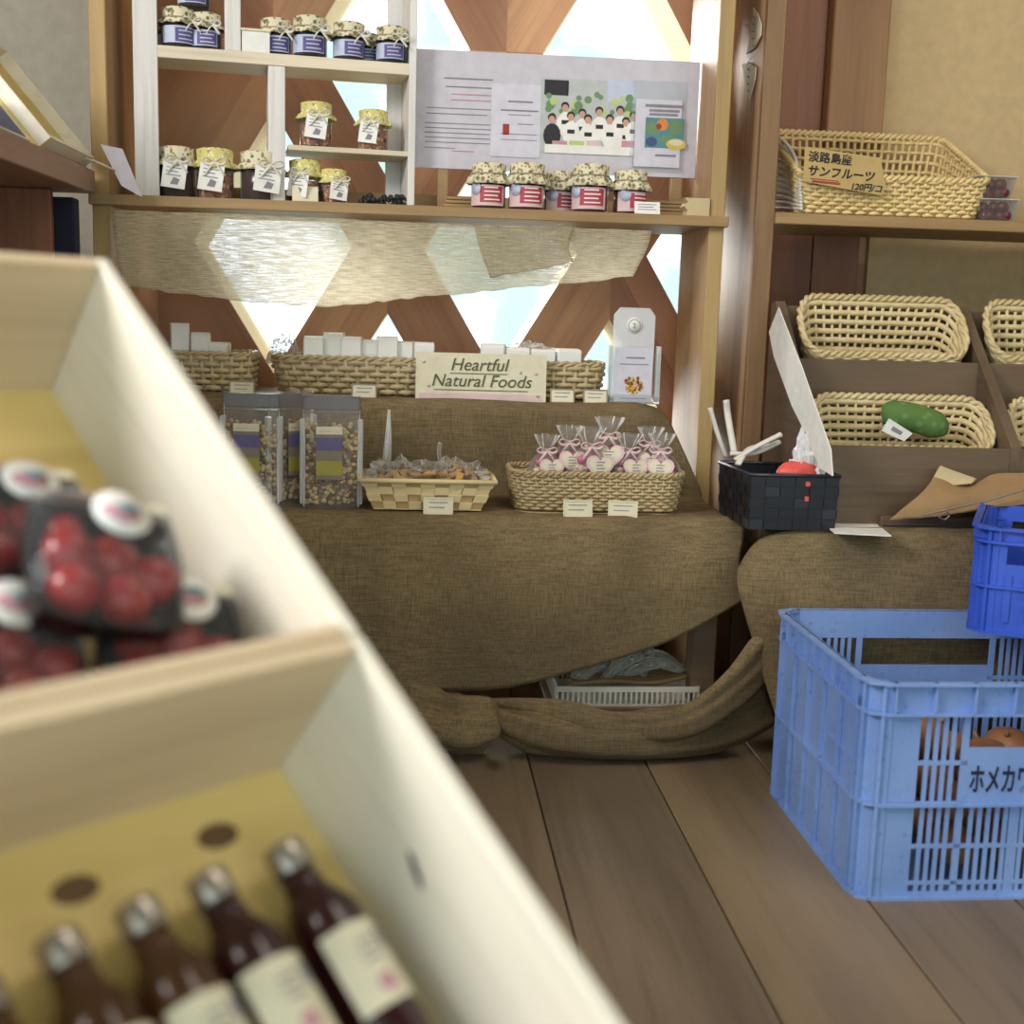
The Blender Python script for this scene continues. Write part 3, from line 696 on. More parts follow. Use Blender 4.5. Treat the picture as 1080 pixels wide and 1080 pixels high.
# right burlap
fr_ = [(778, 600), (800, 572), (850, 562), (930, 561), (1020, 562), (1110, 562)]
rows = [[Vector((x, 2.44, zt)) for x in (.66, .70, .80, .95, 1.12, 1.3)], [Vector((x, 2.13, zt)) for x in (.64, .69, .80, .95, 1.12, 1.3)],
        A3(fr_, [2.10, 2.09, 2.085, 2.085, 2.085, 2.085]), A3([(782, 640), (810, 620), (865, 620), (940, 620), (1030, 620), (1110, 620)], [2.09, 2.06, 2.06, 2.06, 2.07, 2.07]),
        A3([(800, 700), (830, 700), (880, 700), (950, 700), (1035, 700), (1115, 700)], [2.10, 2.07, 2.05, 2.06, 2.06, 2.07]), A3([(832, 800), (850, 806), (890, 806), (960, 806), (1040, 806), (1120, 806)], [2.10, 2.08, 2.07, 2.07, 2.07, 2.07])]
o = loft3('burlap_cloth', 'burlap', rows, 8, [3, 6, 5, 6, 6], .012, 8, .003, 6, .001)
tag(o, 'brown burlap cloth over the right table behind the blue crate', 'burlap')
# bunched burlap on the floor: ridged swaths
def swath(mb, pts, rs, squash=.6, ridges=5, tw=1.5, n=40, per=10, seed=0):
    P = smooth_path([tuple(at(a, b, Y=y)) for a, b, y in pts], per); L = len(P); vs = []
    for i, p in enumerate(P):
        d = (P[min(i+1, L-1)]-P[max(i-1, 0)]).normalized(); up = Vector((0, -.35, 1)); sx = d.cross(up).normalized(); uy = sx.cross(d).normalized()
        r = cr([(x,) for x in rs], i/per)[0]
        for k in range(n):
            t_ = 2*PI*k/n; q = 1+.2*math.sin(ridges*t_+tw*i/per)+.07*math.sin(9*t_+tw*1.4*i/per)+.14*math.sin(2*t_-tw*i/per*1.3+seed)+.12*noise.noise(Vector((i*.18, math.cos(t_)*1.5, math.sin(t_)*1.5+seed)))
            vv = p+sx*math.cos(t_)*r*squash*q+uy*math.sin(t_)*r*q; vv.z = max(vv.z, .002); vs.append(vv)
    fs = [(i*n+k, i*n+(k+1) % n, (i+1)*n+(k+1) % n, (i+1)*n+k) for i in range(L-1) for k in range(n)]+[tuple(range(n))[::-1], tuple(range((L-1)*n, L*n))]
    mb.add(vs, fs, 0, None, True)
q = MB(); swath(q, [(385, 720, 2.24), (440, 752, 2.2), (480, 765, 2.16), (508, 764, 2.15), (522, 762, 2.16)], [.05, .062, .066, .060, .02], .7, 4, .4, seed=2)
swath(q, [(500, 745, 2.2), (560, 770, 2.15), (630, 782, 2.13), (700, 780, 2.13), (762, 768, 2.15), (806, 745, 2.17)], [.022, .05, .052, .052, .05, .045], .6, 3, .5, seed=1)
swath(q, [(515, 741, 2.17), (585, 752, 2.13), (650, 768, 2.115), (720, 764, 2.10), (775, 728, 2.11), (812, 680, 2.12), (825, 640, 2.12)], [.008, .024, .028, .036, .046, .050, .030], .45, 3, .7, seed=4)
tag(q.build('bunched_burlap', 'burlap'), 'twisted burlap heaped on the floor below the left table', 'burlap')

# ------------------------------------------------------------------ baskets
def ring_pts(w, d, cr_, n):   # rounded rectangle perimeter
    segs = []; cr_ = min(cr_, w*.999, d*.999)
    A = [(w-cr_, -d+cr_, -PI/2), (w-cr_, d-cr_, 0), (-w+cr_, d-cr_, PI/2), (-w+cr_, -d+cr_, PI)]
    st = [2*(d-cr_), 2*(w-cr_), 2*(d-cr_), 2*(w-cr_)]; arc = PI/2*cr_; tot = sum(st)+4*arc; out = []
    for i in range(n):
        s_ = tot*i/n
        for k in range(4):
            cx, cy, a0 = A[k]
            if s_ < arc: t_ = a0+s_/cr_; out.append(((cx+cr_*math.cos(t_)), (cy+cr_*math.sin(t_)), math.cos(t_), math.sin(t_))); break
            s_ -= arc
            if s_ < st[k]:
                nx, ny = math.cos(a0+PI/2), math.sin(a0+PI/2); out.append((cx+cr_*nx-ny*-0+(-ny)*s_*1.0, cy+cr_*ny+nx*s_, nx, ny)); break
            s_ -= st[k]
    return out
def basket(name, label, loc, wb, db, wt, dt, h, rows, sr, stakes, crn, mat, rz=0, rimr=.004, group=None, hback=1.0, dip=0, sub=2, amp=None, mats2=None, cat='basket', stake_r=None, sides=6, rimwrap=True, tilt=0, gapf=1.0):
    t_ = thing(name, label, cat, loc, rz, group); t_.rotation_euler = (tilt, 0, rz); n = stakes*sub*2//2*2; amp = amp or sr*.8
    def hz_(y, dd, x=0, ww=1): f = (y+dd)/(2*dd); return h*(1+(hback-1)*f)*(1-dip*(1-abs(x)/ww)*1.0)
    def pt(i, f, off): 
        a = ring_pts(wb, db, crn, n)[i]; b = RT_[i]; w_, d_ = wb+(wt-wb)*f, db+(dt-db)*f
        return None
    RB, RTp = ring_pts(wb, db, crn, n), ring_pts(wt, dt, crn*1.2, n)
    def P(i, f, off=0):
        a, b = RB[i % n], RTp[i % n]; x, y = a[0]+(b[0]-a[0])*f, a[1]+(b[1]-a[1])*f; H = hz_(b[1], dt, b[0], wt)
        return (x+a[2]*off, y+a[3]*off, .003+H*f)
    q = MB(); nn = n
    for r in range(rows):
        f = (r+.5)/rows; ph = r % 2
        pts = []
        for i in range(nn):
            k = i/(sub); s_ = math.cos(PI*(k+ph)); p = P(i, f, s_*amp); pts.append((p[0], p[1], p[2]+random.uniform(-.1, .1)*sr))
        q.tube(pts, sr*random.uniform(.92, 1.06), sides, closed=True)
    q.build('weave', mat, t_)
    q = MB(); 
    for i in range(0, nn, sub): q.tube([P(i, 0), P(i, .5), P(i, 1)], stake_r or sr*.9, 5)
    q.build('stakes', mats2 or mat, t_)
    q = MB()
    if rimwrap:
        for s_ in (0, 1):
            pts = []
            for i in range(nn*2):
                a = P(i//2, 1); b = P(i//2+1, 1); c = [(a[k]+b[k])/2 if i % 2 else a[k] for k in range(3)]; an = i*.9+s_*PI
                nx, ny = RB[(i//2) % nn][2:4]; pts.append((c[0]+nx*math.cos(an)*rimr*.6, c[1]+ny*math.cos(an)*rimr*.6, c[2]+math.sin(an)*rimr*.6+rimr*.4))
            q.tube(pts, rimr*.72, 6, closed=True)
    else: q.tube([(P(i, 1)[0], P(i, 1)[1], P(i, 1)[2]+rimr*.5) for i in range(nn)], rimr, 6, closed=True)
    q.build('rim', mat, t_)
    q = MB(); q.prism([(x, y) for x, y, _, _ in RB], 0, .004, M4=R(-PI/2, 'X') @ Matrix.Scale(-1, 4, (0, 0, 1)) ); q.build('base', mat, t_)
    return t_
yb = 2.50
def hd(px0, px1, Y): return (at(px1, 420, Y=Y).x-at(px0, 420, Y=Y).x)/2, (at(px1, 420, Y=Y).x+at(px0, 420, Y=Y).x)/2
# riser top
w_, cx = hd(290, 470, 2.46); zq = ZR+.004
basket('seagrass_basket', 'long seagrass basket of white packets left of the lettered sign', (cx, 2.535, zq), w_*.93, .06, w_*1.04, .075, .068, 6, .0056, 22, .03, 'wicker_n', rimr=.005, gapf=.9)
w_, cx = hd(160, 268, 2.46)
basket('seagrass_basket', 'smaller seagrass basket of white packets beside the wooden crate', (cx-.01, 2.535, zq), w_*.95, .06, w_*1.02, .072, .07, 6, .0055, 16, .03, 'wicker_n', rimr=.005)
w_, cx = hd(500, 635, 2.47)
basket('seagrass_basket', 'seagrass basket half hidden behind the lettered sign', (cx, 2.535, zq), w_*.95, .055, w_*1.03, .068, .068, 6, .0055, 16, .03, 'wicker_n', rimr=.005)
# handles of the long basket
# packets: wrapped white bundles
def packet(label, loc, w_, d_, h_, rz, group, tilt=0, src=[None]):
    if src[0] is None:
        t_ = thing('wrapped_packet', label, 'packet', loc, rz, group)
        q = MB(); q.box(-.5, .5, -.5, .5, 0, 1, b=.06); q.build('paper_wrap', 'white', t_); q = MB(); q.box(-.52, .52, -.08, .08, -.01, 1.012, b=.01); q.build('paper_band', 'cream', t_)
        t_.scale = (w_, d_, h_); src[0] = t_
    else: t_ = dup(src[0], loc, rz, label, (w_, d_, h_), group)
    t_.rotation_euler = (tilt, 0, rz); return t_
random.seed(11)
lbs = ['wrapped white packet %s in the long basket' % s for s in ('at the left end', 'second from left', 'third from left', 'in the middle', 'third from right', 'second from right', 'at the right end')]
for k, px in enumerate((332, 352, 371, 390, 408, 426, 446)):
    P = at(px, 380, Y=2.53); packet(lbs[k], (P.x, 2.53+.012*(k % 2), ZR+.022), .041, .085, .094+random.uniform(-.006, .010), random.uniform(-.1, .1), 'white packets in the seagrass baskets')
for k, (px, h_, s) in enumerate(((190, .105, 'tall leaning'), (212, .088, 'middle'), (232, .07, 'low right-hand'))):
    P = at(px, 380, Y=2.53); packet('%s wrapped white packet in the basket beside the wooden crate' % s, (P.x, 2.53, ZR+.018), .036, .07, h_+.012, .2-.1*k, 'white packets in the seagrass baskets')
for k, (px, h_, s) in enumerate(((520, .085, 'leftmost'), (545, .08, 'second'), (570, .078, 'third'), (596, .08, 'rightmost'))):
    P = at(px, 380, Y=2.53); packet('%s of the four packets in the basket behind the lettered sign' % s, (P.x, 2.53, ZR+.018), .050, .08, h_+.008, -.1+.08*k, 'white packets in the seagrass baskets')
# crumpled clear wraps on the packets
def crumple(mb, c, sx, sy, sz, n=22, seed=0, mi=0, amp=.35):
    vs = []; m_ = 14
    for j in range(m_+1):
        ph = PI*.5*j/m_
        for k in range(n):
            t_ = 2*PI*k/n; d = Vector((math.sin(ph)*math.cos(t_), math.sin(ph)*math.sin(t_), math.cos(ph)))
            q = 1+amp*noise.noise(d*3.2+Vector((seed, 0, 0)))+amp*.5*noise.noise(d*8+Vector((seed, 3, 0)))
            vs.append((c[0]+d.x*sx*q, c[1]+d.y*sy*q, c[2]+d.z*sz*q))
    fs = [(j*n+k, (j+1)*n+k, (j+1)*n+(k+1) % n, j*n+(k+1) % n) for j in range(m_) for k in range(n)]
    mb.add(vs, fs, mi, None, False)
for px, lb, sx in ((300, 'milky plastic wrap bulging at the left end of the long basket', .035), (395, 'milky plastic wrap over the packets of the long basket', .12), (560, 'crumpled milky wrap over the packets behind the sign', .085)):
    q = MB(); crumple(q, (0, 0, 0), sx, .05, .055 if sx < .1 else .05, seed=px*.1, amp=.25); P = at(px, 370, Y=2.54)
    tag(q.build('plastic_wrap', 'film', loc=(P.x, 2.545, ZR+.06)), lb, 'plastic wrap')
# sign
P = at(507, 425, Y=2.436); sw = at(576, 400, Y=2.436).x-at(438, 400, Y=2.436).x; shh = at(507, 376, Y=2.436).z-at(507, 426, Y=2.436).z
sg = thing('shop_sign', 'cream card sign with underlined italic olive lettering on the riser edge', 'sign', (P.x, 2.437, ZR+.002)); Mx = R(-.06, 'X')
q = MB(); q.box(-sw/2, sw/2, 0, .002, 0, shh, 0, Mx); q.build('sign_board', 'cream', sg)
q = MB(); text_into(q, 'Heartful', .034, Mx @ T(-sw*.02, -.0012, shh*.64) @ FACE, 0, .25, align='CENTER'); text_into(q, 'Natural Foods', .034, Mx @ T(0, -.0012, shh*.30) @ FACE, 0, .25, align='CENTER'); q.build('lettering', 'ink_g', sg)
q = MB(); q.box(-sw*.24, sw*.2, -.0014, 0, shh*.565, shh*.58, 0, Mx); q.box(-sw*.36, sw*.36, -.0014, 0, shh*.215, shh*.23, 0, Mx); q.build('underline', 'ink_g', sg)
q = MB(); q.box(-sw*.47, sw*.47, -.0010, 0, shh*.03, shh*.15, 0, Mx)
for (fx, fz) in ((-.44, .8), (-.4, .3), (.44, .12), (.42, .6), (.3, .62)): q.lathe([(.0035, 0), (.0035, .001)], 10, M4=Mx @ T(sw*fx, 0, shh*fz) @ R(PI/2, 'X'))
q.build('pink_band', 'pinkedge', sg)
# cards on riser
for px, py, lb in ((255, 418, 'framed price card at the left riser edge beside the crate'), (384, 422, 'small price card below the long basket'), (593, 424, 'framed price card just right of the lettered sign'), (628, 425, 'framed price card left of the acrylic stand')):
    P = at(px, py, Y=2.437); card('price_card', lb, 'card', (P.x, 2.437, ZR+.002), .044, .026, rz=0, frame='twine', lines=2)
# acrylic stand
P = at(667, 425, Y=2.45); ac = thing('acrylic_stand', 'clear acrylic stand with round badge and snack picture card', 'display stand', (P.x, 2.455, ZR+.003))
wv = .050
q = MB(); pts = [(-.042, .0), (.042, .0), (.042, .175), (.030, .19), (-.030, .19), (-.042, .175)]; q.prism(pts, .012, .0135); q.build('back_plate', 'film_m', ac)
q = MB(); q.box(-.048, .052, -.015, .03, 0, .003, b=.0008); q.box(-.048, -.045, -.015, .03, .003, .115, b=.0008); q.box(.049, .052, -.015, .03, .003, .115, b=.0008); q.box(-.048, .052, -.017, -.015, .003, .02); q.build('tray', 'acryl', ac)
cd = MB(); cd.box(-.040, .036, -.012, -.010, .004, .112); cd = cd.build('picture_card', 'lilac2', ac)
q = MB(); random.seed(2)
for k in range(46):
    a = random.random()*2*PI; r_ = .018*math.sqrt(random.random()); q.blob((r_*math.cos(a)-.001, -.0125, .038+r_*math.sin(a)), .0038, 6, random.choice((0, 1, 2, 3)), sc=(1, .2, 1))
q.build('snack_picture', ['orangep', 'ink_r', 'yellowp', 'brown_stalk'], cd)
q = MB(); q.box(-.018, .02, -.0128, -.012, .09, .093); q.box(-.03, .028, -.0128, -.012, .078, .0795); q.box(-.028, .026, -.0128, -.012, .01, .0115); q.build('card_text', 'ink', cd)
q = MB(); q.lathe([(.016, 0), (.016, .0015)], 24, M4=T(0, .011, .155) @ R(PI/2, 'X')); bd = q.build('badge', 'white', ac)
q = MB(); q.lathe([(.011, .0016), (.0125, .0016)], 24, M4=T(0, .011, .155) @ R(PI/2, 'X'), caps=(False, False)); text_into(q, '2', .014, T(-.004, .0085, .150) @ FACE); q.build('badge_print', 'ink', bd)

# ------------------------------------------------------------------ lower tier goods
# granola pouches
random.seed(4)
def pouch(label, loc, rz, first=[None]):
    if first[0] is not None: return dup(first[0], loc, rz, label)
    t_ = thing('granola_pouch', label, 'snack pouch', loc, rz, 'granola pouches on the left table'); W_, H_ = .052, .205
    rows = []
    for j in range(15):
        f = j/14; z = H_*f; th = .026*(1-f)**.6+.0015; wv = W_*(1-.03*math.sin(f*PI))
        rows.append([(wv*math.cos(a), -th*abs(math.sin(a))**.7*(1 if math.sin(a) > 0 else -1)*1.0, z) for a in [2*PI*k/28 for k in range(29)]])
    q = MB(); q.surf(rows); q.build('clear_pouch', 'film', t_)
    q = MB(); q.box(-W_, W_, -.003, .003, H_*.86, H_*.98, b=.001); q.box(-W_, W_, -.0036, .0036, H_*.83, H_*.84); q.build('seal_strip', 'sealgrey', t_)
    for s_ in (-1, 1): q = MB(); q.box(s_*W_-.005, s_*W_+.005, -.006, .006, .004, H_*.78, b=.002); q.build('side_seam', 'film_m', t_)
    q = MB()
    for k in range(330):
        z = random.uniform(.008, H_*.74); f = z/H_; th = .021*(1-f)**.6; a = random.uniform(-1, 1); x_ = random.uniform(-W_*.86, W_*.86); s_ = random.choice((-1, -1, 1))
        y_ = s_*th*(1-(x_/W_)**2)**.5*random.uniform(.6, 1)
        q.blob((x_, y_, z), random.uniform(.0042, .0062), 6, random.choice((0, 0, 1)), sc=(1, .7, random.uniform(.6, 1)))
    q.build('nuts', ['nut', 'nut_b'], t_)['kind'] = 'stuff'
    lb = MB(); lb.box(-.027, .020, -.0275, -.0265, .052, .148); lb.box(-.027, .020, -.0282, -.0272, .134, .148, 1); lb.box(-.027, .020, -.0282, -.0272, .105, .128, 2); lb.box(-.027, .020, -.0282, -.0272, .060, .086, 3)
    text_into(lb, '........', .012, T(-.022, -.0284, .139) @ FACE, 4); lb.build('pouch_label', ['greylab', 'cream', 'lavlab', 'yellowlab', 'ink'], t_)
    first[0] = t_; return t_
P = at(349, 544, Y=2.25); pouch('clear nut and granola pouch nearest the cookie basket', (P.x, 2.255, ZT+.007), .04)
P = at(306, 540, Y=2.29); pouch('clear granola pouch just behind the front one', (P.x, 2.31, ZT+.007), .75)
P = at(265, 540, Y=2.27); pouch('clear granola pouch furthest left, half hidden by the wooden crate', (P.x, 2.28, ZT+.007), -.1)
# chip wood basket with cookies
def chip_basket(label, loc, w0, d0, w1, d1, h):
    t_ = thing('chipwood_basket', label, 'basket', loc)
    q = MB(); ns = 4
    sides = [((-1, -1), (1, -1)), ((1, -1), (1, 1)), ((1, 1), (-1, 1)), ((-1, 1), (-1, -1))]
    for si, (a, b) in enumerate(sides):
        nu = 9 if si % 2 == 0 else 5
        for r in range(ns):
            for k in range(nu):
                f0, f1 = r/ns, (r+1)/ns; u0, u1 = k/nu, (k+1)/nu
                def PP(u, f, o=0):
                    w_, d_ = w0+(w1-w0)*f+o, d0+(d1-d0)*f+o; return ((a[0]+(b[0]-a[0])*u)*w_, (a[1]+(b[1]-a[1])*u)*d_, .002+h*f)
                o = .0018 if (r+k) % 2 else -.0005
                q.add([PP(u0, f0, o), PP(u1, f0, o), PP(u1, f1, o), PP(u0, f1, o)], [(0, 1, 2, 3)], 1 if (r+k) % 2 == 0 and r % 3 != 2 else 0)
    q.build('strip_weave', ['chip', 'chip_d'], t_, thick=.0015)
    q = MB()
    for f, e in ((1, .004),):
        for si, (a, b) in enumerate(sides):
            A = Vector((a[0]*(w1+.002), a[1]*(d1+.002), h)); B = Vector((b[0]*(w1+.002), b[1]*(d1+.002), h)); q.tube([A, B], .005, 6)
    q.build('rim', 'chip', t_)
    q = MB(); q.box(-w0, w0, -d0, d0, 0, .002); q.build('base', 'chip', t_); return t_
wv, cx = hd(381, 524, 2.24); cbx = cx
chip_basket('checked wood strip basket of cellophane wrapped cookies', (cx, 2.27, ZT+.007), wv*.80, .045, wv*.98, .062, .055)
random.seed(8)
ck = None
for k, (dx, dy, dz, a) in enumerate([(-.07, -.01, .052, .5), (-.045, -.03, .058, .3), (-.02, .01, .060, -.3), (.0, -.02, .058, .2), (.03, .0, .064, -.2), (.05, -.028, .060, .4), (.075, .0, .062, -.4), (.058, .025, .066, .1)]):
    loc = (cx+dx, 2.27+dy, ZT+dz); lb = 'round cookie in the checked basket, %s' % ('far left', 'front left', 'back left of centre', 'front centre', 'right of centre', 'front right', 'far right', 'back right')[k]
    if ck is None:
        ck = thing('cookie', lb, 'cookie', loc, 0, 'cookies in the checked basket'); q = MB(); q.lathe([(.018, 0), (.024, .003), (.024, .006), (.017, .011), (.001, .012)], 18, wob=lambda t, j: 1+.05*math.sin(5*t+j)); q.build('dough', 'cookie', ck)
        q = MB()
        for j in range(9): q.blob((random.uniform(-.015, .015), random.uniform(-.015, .015), .010), .0028, 6)
        q.build('chocolate_chips', 'dates', ck); ck.rotation_euler = (a, .1, 0)
    else: c = dup(ck, loc, k, lb); c.rotation_euler = (a+.4, -.2+.1*k, k)
for k, (dx, sx) in enumerate(((-.055, .062), (.045, .07))):
    q = MB(); crumple(q, (0, 0, 0), sx, .05, .04, 30, seed=k*7, amp=.5)
    q.tube(smooth_path([(-sx*.3, 0, .035), (-sx*.36, -.004, .06), (-sx*.33, 0, .075)], 3), .004, 5); tag(q.build('cellophane_wrap', 'film', loc=(cx+dx, 2.27, ZT+.05)), 'crinkled clear wrap over the %s cookies' % ('left', 'right')[k], 'plastic wrap')
q = MB(); P = at(408, 485, Y=2.30); tp = at(410, 432, Y=2.30); q.tube([(0, 0, 0), (.002, 0, (tp.z-P.z)*.5), (.003, 0, tp.z-P.z)], [.009, .006, .002], 7); tag(q.build('cellophane_twist', 'film_m', loc=P), 'tall clear twisted wrapper tip rising behind the cookie basket', 'plastic wrap')
# candy basket
wv, cx = hd(541, 727, 2.24)
basket('wicker_basket', 'oblong wicker basket holding the gift bags of sweets', (cx, 2.29, ZT+.006), wv*.92, .06, wv*.99, .072, .068, 11, .0032, 34, .035, 'wicker_o', rimr=.0045, amp=.0028)
def candy(label, loc, rz=0, sc=1, first=[None]):
    if first[0] is not None: return dup(first[0], loc, rz, label, sc)
    t_ = thing('candy_bag', label, 'sweet bag', loc, rz, 'tied gift bags in the wicker basket')
    wob = lambda t, j: 1+(.04+.02*min(j, 8))*math.sin(7*t+j*.5)+.05*math.sin(3*t+j)
    q = MB(); q.lathe([(.026, 0), (.034, .008), (.036, .03), (.030, .05), (.018, .066), (.007, .075), (.012, .083), (.020, .098), (.022, .104)], 36, wob=wob, caps=(True, False)); q.build('clear_bag', 'film', t_)
    q = MB()
    for k in range(34):
        z = random.uniform(.01, .055); rr = .027*(1-(z/.085)**2)*math.sqrt(random.uniform(.3, 1)); a = random.random()*6.28; q.blob((rr*math.cos(a), rr*math.sin(a), z), .0075, 8, k % 2, nz=.2, seed=k)
    q.build('sweets', ['pinkcandy', 'beigecandy'], t_)
    q = MB(); bow(q, (0, -.008, .075), .018); q.lathe([(.0085, .072), (.0085, .078)], 12, caps=(False, False)); q.build('ribbon', 'pinkedge', t_)
    def heart(s_, y): return [(s_*.0625*(16*math.sin(a)**3), s_*.0625*(13*math.cos(a)-5*math.cos(2*a)-2*math.cos(3*a)-math.cos(4*a))) for a in [2*PI*k/24 for k in range(24)]][::-1]
    q = MB(); Mx = T(.003, -.042, .046) @ R(-.12, 'X'); q.prism(heart(.024, 0), -.001, 0, 0, Mx); q.prism(heart(.019, 0), -.0018, -.001, 1, Mx)
    for k in range(4): q.box(-.007, .007-.003*(k % 2), -.0024, -.0017, .006-.005*k, .0075-.005*k, 2, Mx)
    q.build('heart_label', ['pinkedge', 'cream', 'ink'], t_)
    first[0] = t_; return t_
for px, dy, sc, lb, dz in ((576, -.01, 1.0, 'leftmost sweet bag in the wicker basket', 0), (600, .02, 1.0, 'sweet bag second from the left, set back', .008), (622, -.02, 1.08, 'sweet bag with the clearest pink heart label, in front', .0), (642, .025, 1.1, 'tallest sweet bag, standing at the back middle', .014),
                       (663, -.01, .98, 'sweet bag right of centre with striped label', 0), (686, .025, 1.0, 'back right sweet bag beside the basket end', .008), (698, -.016, 1.0, 'rightmost sweet bag with pink heart label', 0)):
    P = at(px, 490, Y=2.28+dy); candy(lb, (P.x, 2.29+dy, ZT+.040+dz), random.uniform(-.3, .3), sc*1.07)
for px, py, rz, lb in ((462, 547, 0, 'price card clipped to the cookie basket front'), (609, 550, .03, 'left price card in front of the sweet bag basket'), (656, 551, -.18, 'right tilted price card in front of the sweet bag basket')):
    P = at(px, py, Y=2.2); card('price_card', lb, 'card', (P.x, 2.197 if px > 500 else 2.2, ZT+.003), .048, .028, rz=rz, frame='cream', lines=2)

# basket on the right-hand shelf, leaning handwritten card, cherry boxes
wv, cx = hd(812, 1022, YF+.03)
bk = basket('wicker_tray', 'large open wicker tray with high back on the right-hand shelf', (at(918, 230, Y=YF+.10).x, YF+.10, ZS2), .178, .10, .192, .125, .068, 9, .0042, 40, .02, 'wicker', rimr=.006, hback=2.7, amp=.004, cat='basket')
# bleached broken strands at the left end
q = MB(); random.seed(9)
for k in range(12):
    y_ = -.12+.02*k*.3; z = .02+.012*k; q.tube(smooth_path([(-.18-.0008*k, -.11, z*.5), (-.186, -.05, z*.8), (-.192, .0, z), (-.196, .05, z*1.1)], 5), .0036, 6)
q.build('bleached_strands', 'wicker_w', bk)
P = at(890, 195, Y=YF-.035); hs = thing('handwritten_card', 'tan handwritten price card clipped on the wicker tray', 'sign', (P.x, YF-.036, ZS2+.043)); Mx = R(-.12, 'X') @ R(.06, 'Y')
q = MB(); q.prism([(-.082, .012), (.076, .0), (.083, .02), (.068, .072), (-.084, .078)], 0, .0012, 0, Mx); q.build('card_face', 'tan', hs)
q = MB(); text_into(q, '淡路島産', .022, Mx @ T(-.076, -.0008, .053) @ FACE, 0, bold=.0003); text_into(q, 'サンフルーツ', .0225, Mx @ T(-.076, -.0008, .026) @ FACE, 0, .15, bold=.0004); text_into(q, '120円/コ', .017, Mx @ T(.012, -.0008, .006) @ FACE, 0, .2, bold=.0002)
q.build('writing', 'ink_k', hs)
q = MB(); q.box(-.068, -.012, -.001, 0, .018, .0195, 0, Mx); q.box(-.064, -.008, -.001, 0, .012, .016, 0, Mx); q.build('red_writing', 'ink_r', hs)
def cherry_box(label, loc, s=1, first=[None]):
    if first[0] is not None: return dup(first[0], loc, .05, label)
    t_ = thing('cherry_box', label, 'fruit box', loc, 0, 'clear boxes of dark cherries')
    q = MB(); q.hexa([(-.032, -.03, 0), (.032, -.03, 0), (.032, .03, 0), (-.032, .03, 0), (-.04, -.036, .042), (.04, -.036, .042), (.04, .036, .042), (-.04, .036, .042)]); q.build('clear_box', 'film', t_)
    q = MB(); q.box(-.042, .042, -.038, .038, .040, .043, b=.001); q.build('box_lid', 'acryl', t_)
    q = MB()
    for k in range(30): q.blob((random.uniform(-.024, .024), random.uniform(-.024, .022), random.choice((.012, .029))), .0105, 10, nz=.1, seed=k)
    q.build('cherries', 'cherry', t_); first[0] = t_; return t_
P = at(1043, 225, Y=YF+.02); cherry_box('lower clear box of dark cherries beside the wicker tray', (P.x+.003, YF+.02, ZS2)); cherry_box('upper clear box of dark cherries stacked on the other', (P.x-.006, YF+.02, ZS2+.044))

# ------------------------------------------------------------------ tilted display rack on the right
yf, zf, yk = 2.13, .587, 2.395; sl_ = .93; zk = zf+sl_*(yk-yf)
X_ = [at(820, 303, Y=yk).x, at(1014, 300, Y=yk).x, at(1205, 298, Y=yk).x]
xf0 = X_[0]
wr = thing('display_rack', 'weathered dark wooden tilted two tier display rack on the right table', 'rack', ((X_[0]+X_[2])/2, yf, ZT+.004)); wb_ = Vector(wr.location)
def wp(name, mat, fn): q = MB(); fn(q); o = q.build(name, mat, wr); o.location = -wb_; return o
zb0 = ZT+.004
def sidep(x, w_=.016):
    def f(q):
        prof = [(yf, zb0), (yk+.02, zb0), (yk+.02, zk+.004), (yk-.004, zk+.008), (yf-.004, zf+.004)]
        q.add([(x, a, b) for a, b in prof]+[(x+w_, a, b) for a, b in prof], [tuple(range(5))[::-1], tuple(range(5, 10))]+[(i, (i+1) % 5, (i+1) % 5+5, i+5) for i in range(5)])
    return f
for k, x in enumerate(X_): wp('side_board', 'dark_v' if k else 'dark_v', sidep(x-.004, .02))
wp('front_board', 'dark', lambda q: q.box(X_[0]+.016, X_[2], yf-.002, yf+.014, zb0, zf, b=.002))
wp('back_board', 'dark', lambda q: q.box(X_[0]+.016, X_[2], yk, yk+.018, zb0, zk, b=.002))
nrm = Vector((0, sl_, -1)).normalized(); dv = Vector((0, 1, sl_)).normalized()    # into the rack / up the slope
ln = math.hypot(yk-yf, zk-zf)
fm = Vector((0, yf, zf))+dv*ln*.60
wp('row_divider', 'dark', lambda q: q.box(X_[0]+.016, X_[2], fm.y-.006, fm.y+.006, zf-.055, fm.z, b=.002))
wp('bin_floor', 'dark', lambda q: q.box(X_[0]+.016, X_[2], fm.y+.006, yk, .684, .694))
wp('bin_floor', 'dark', lambda q: q.box(X_[0]+.016, X_[2], yf+.014, fm.y-.006, .520, .529))
# baskets lying in the rack
ta = math.atan2(sl_, 1)
def rack_basket(x0, x1, yc_, zc_, label):
    w_ = (x1-x0)/2
    return basket('rope_basket', label, ((x0+x1)/2, yc_, zc_), w_*.84, .034, w_*.985, .044, .046, 8, .0062, 22, .03, 'wicker_g', rimr=.006, tilt=.12, amp=.0016, stake_r=.0034, hback=3.1 if zc_ > .65 else 2.7, group='rope baskets in the tilted rack')
rack_basket(X_[0]+.03, X_[1]-.012, 2.346, .700, 'empty rope basket in the upper left bin of the tilted rack')
rack_basket(X_[0]+.024, X_[1]-.008, 2.212, .535, 'rope basket holding the cucumber in the lower bin of the tilted rack')
rack_basket(X_[1]+.03, X_[2]-.012, 2.346, .700, 'empty rope basket at the upper right bin, cut by the picture edge')
rack_basket(X_[1]+.03, X_[2]-.012, 2.212, .535, 'rope basket at the lower right bin behind the blue crate')
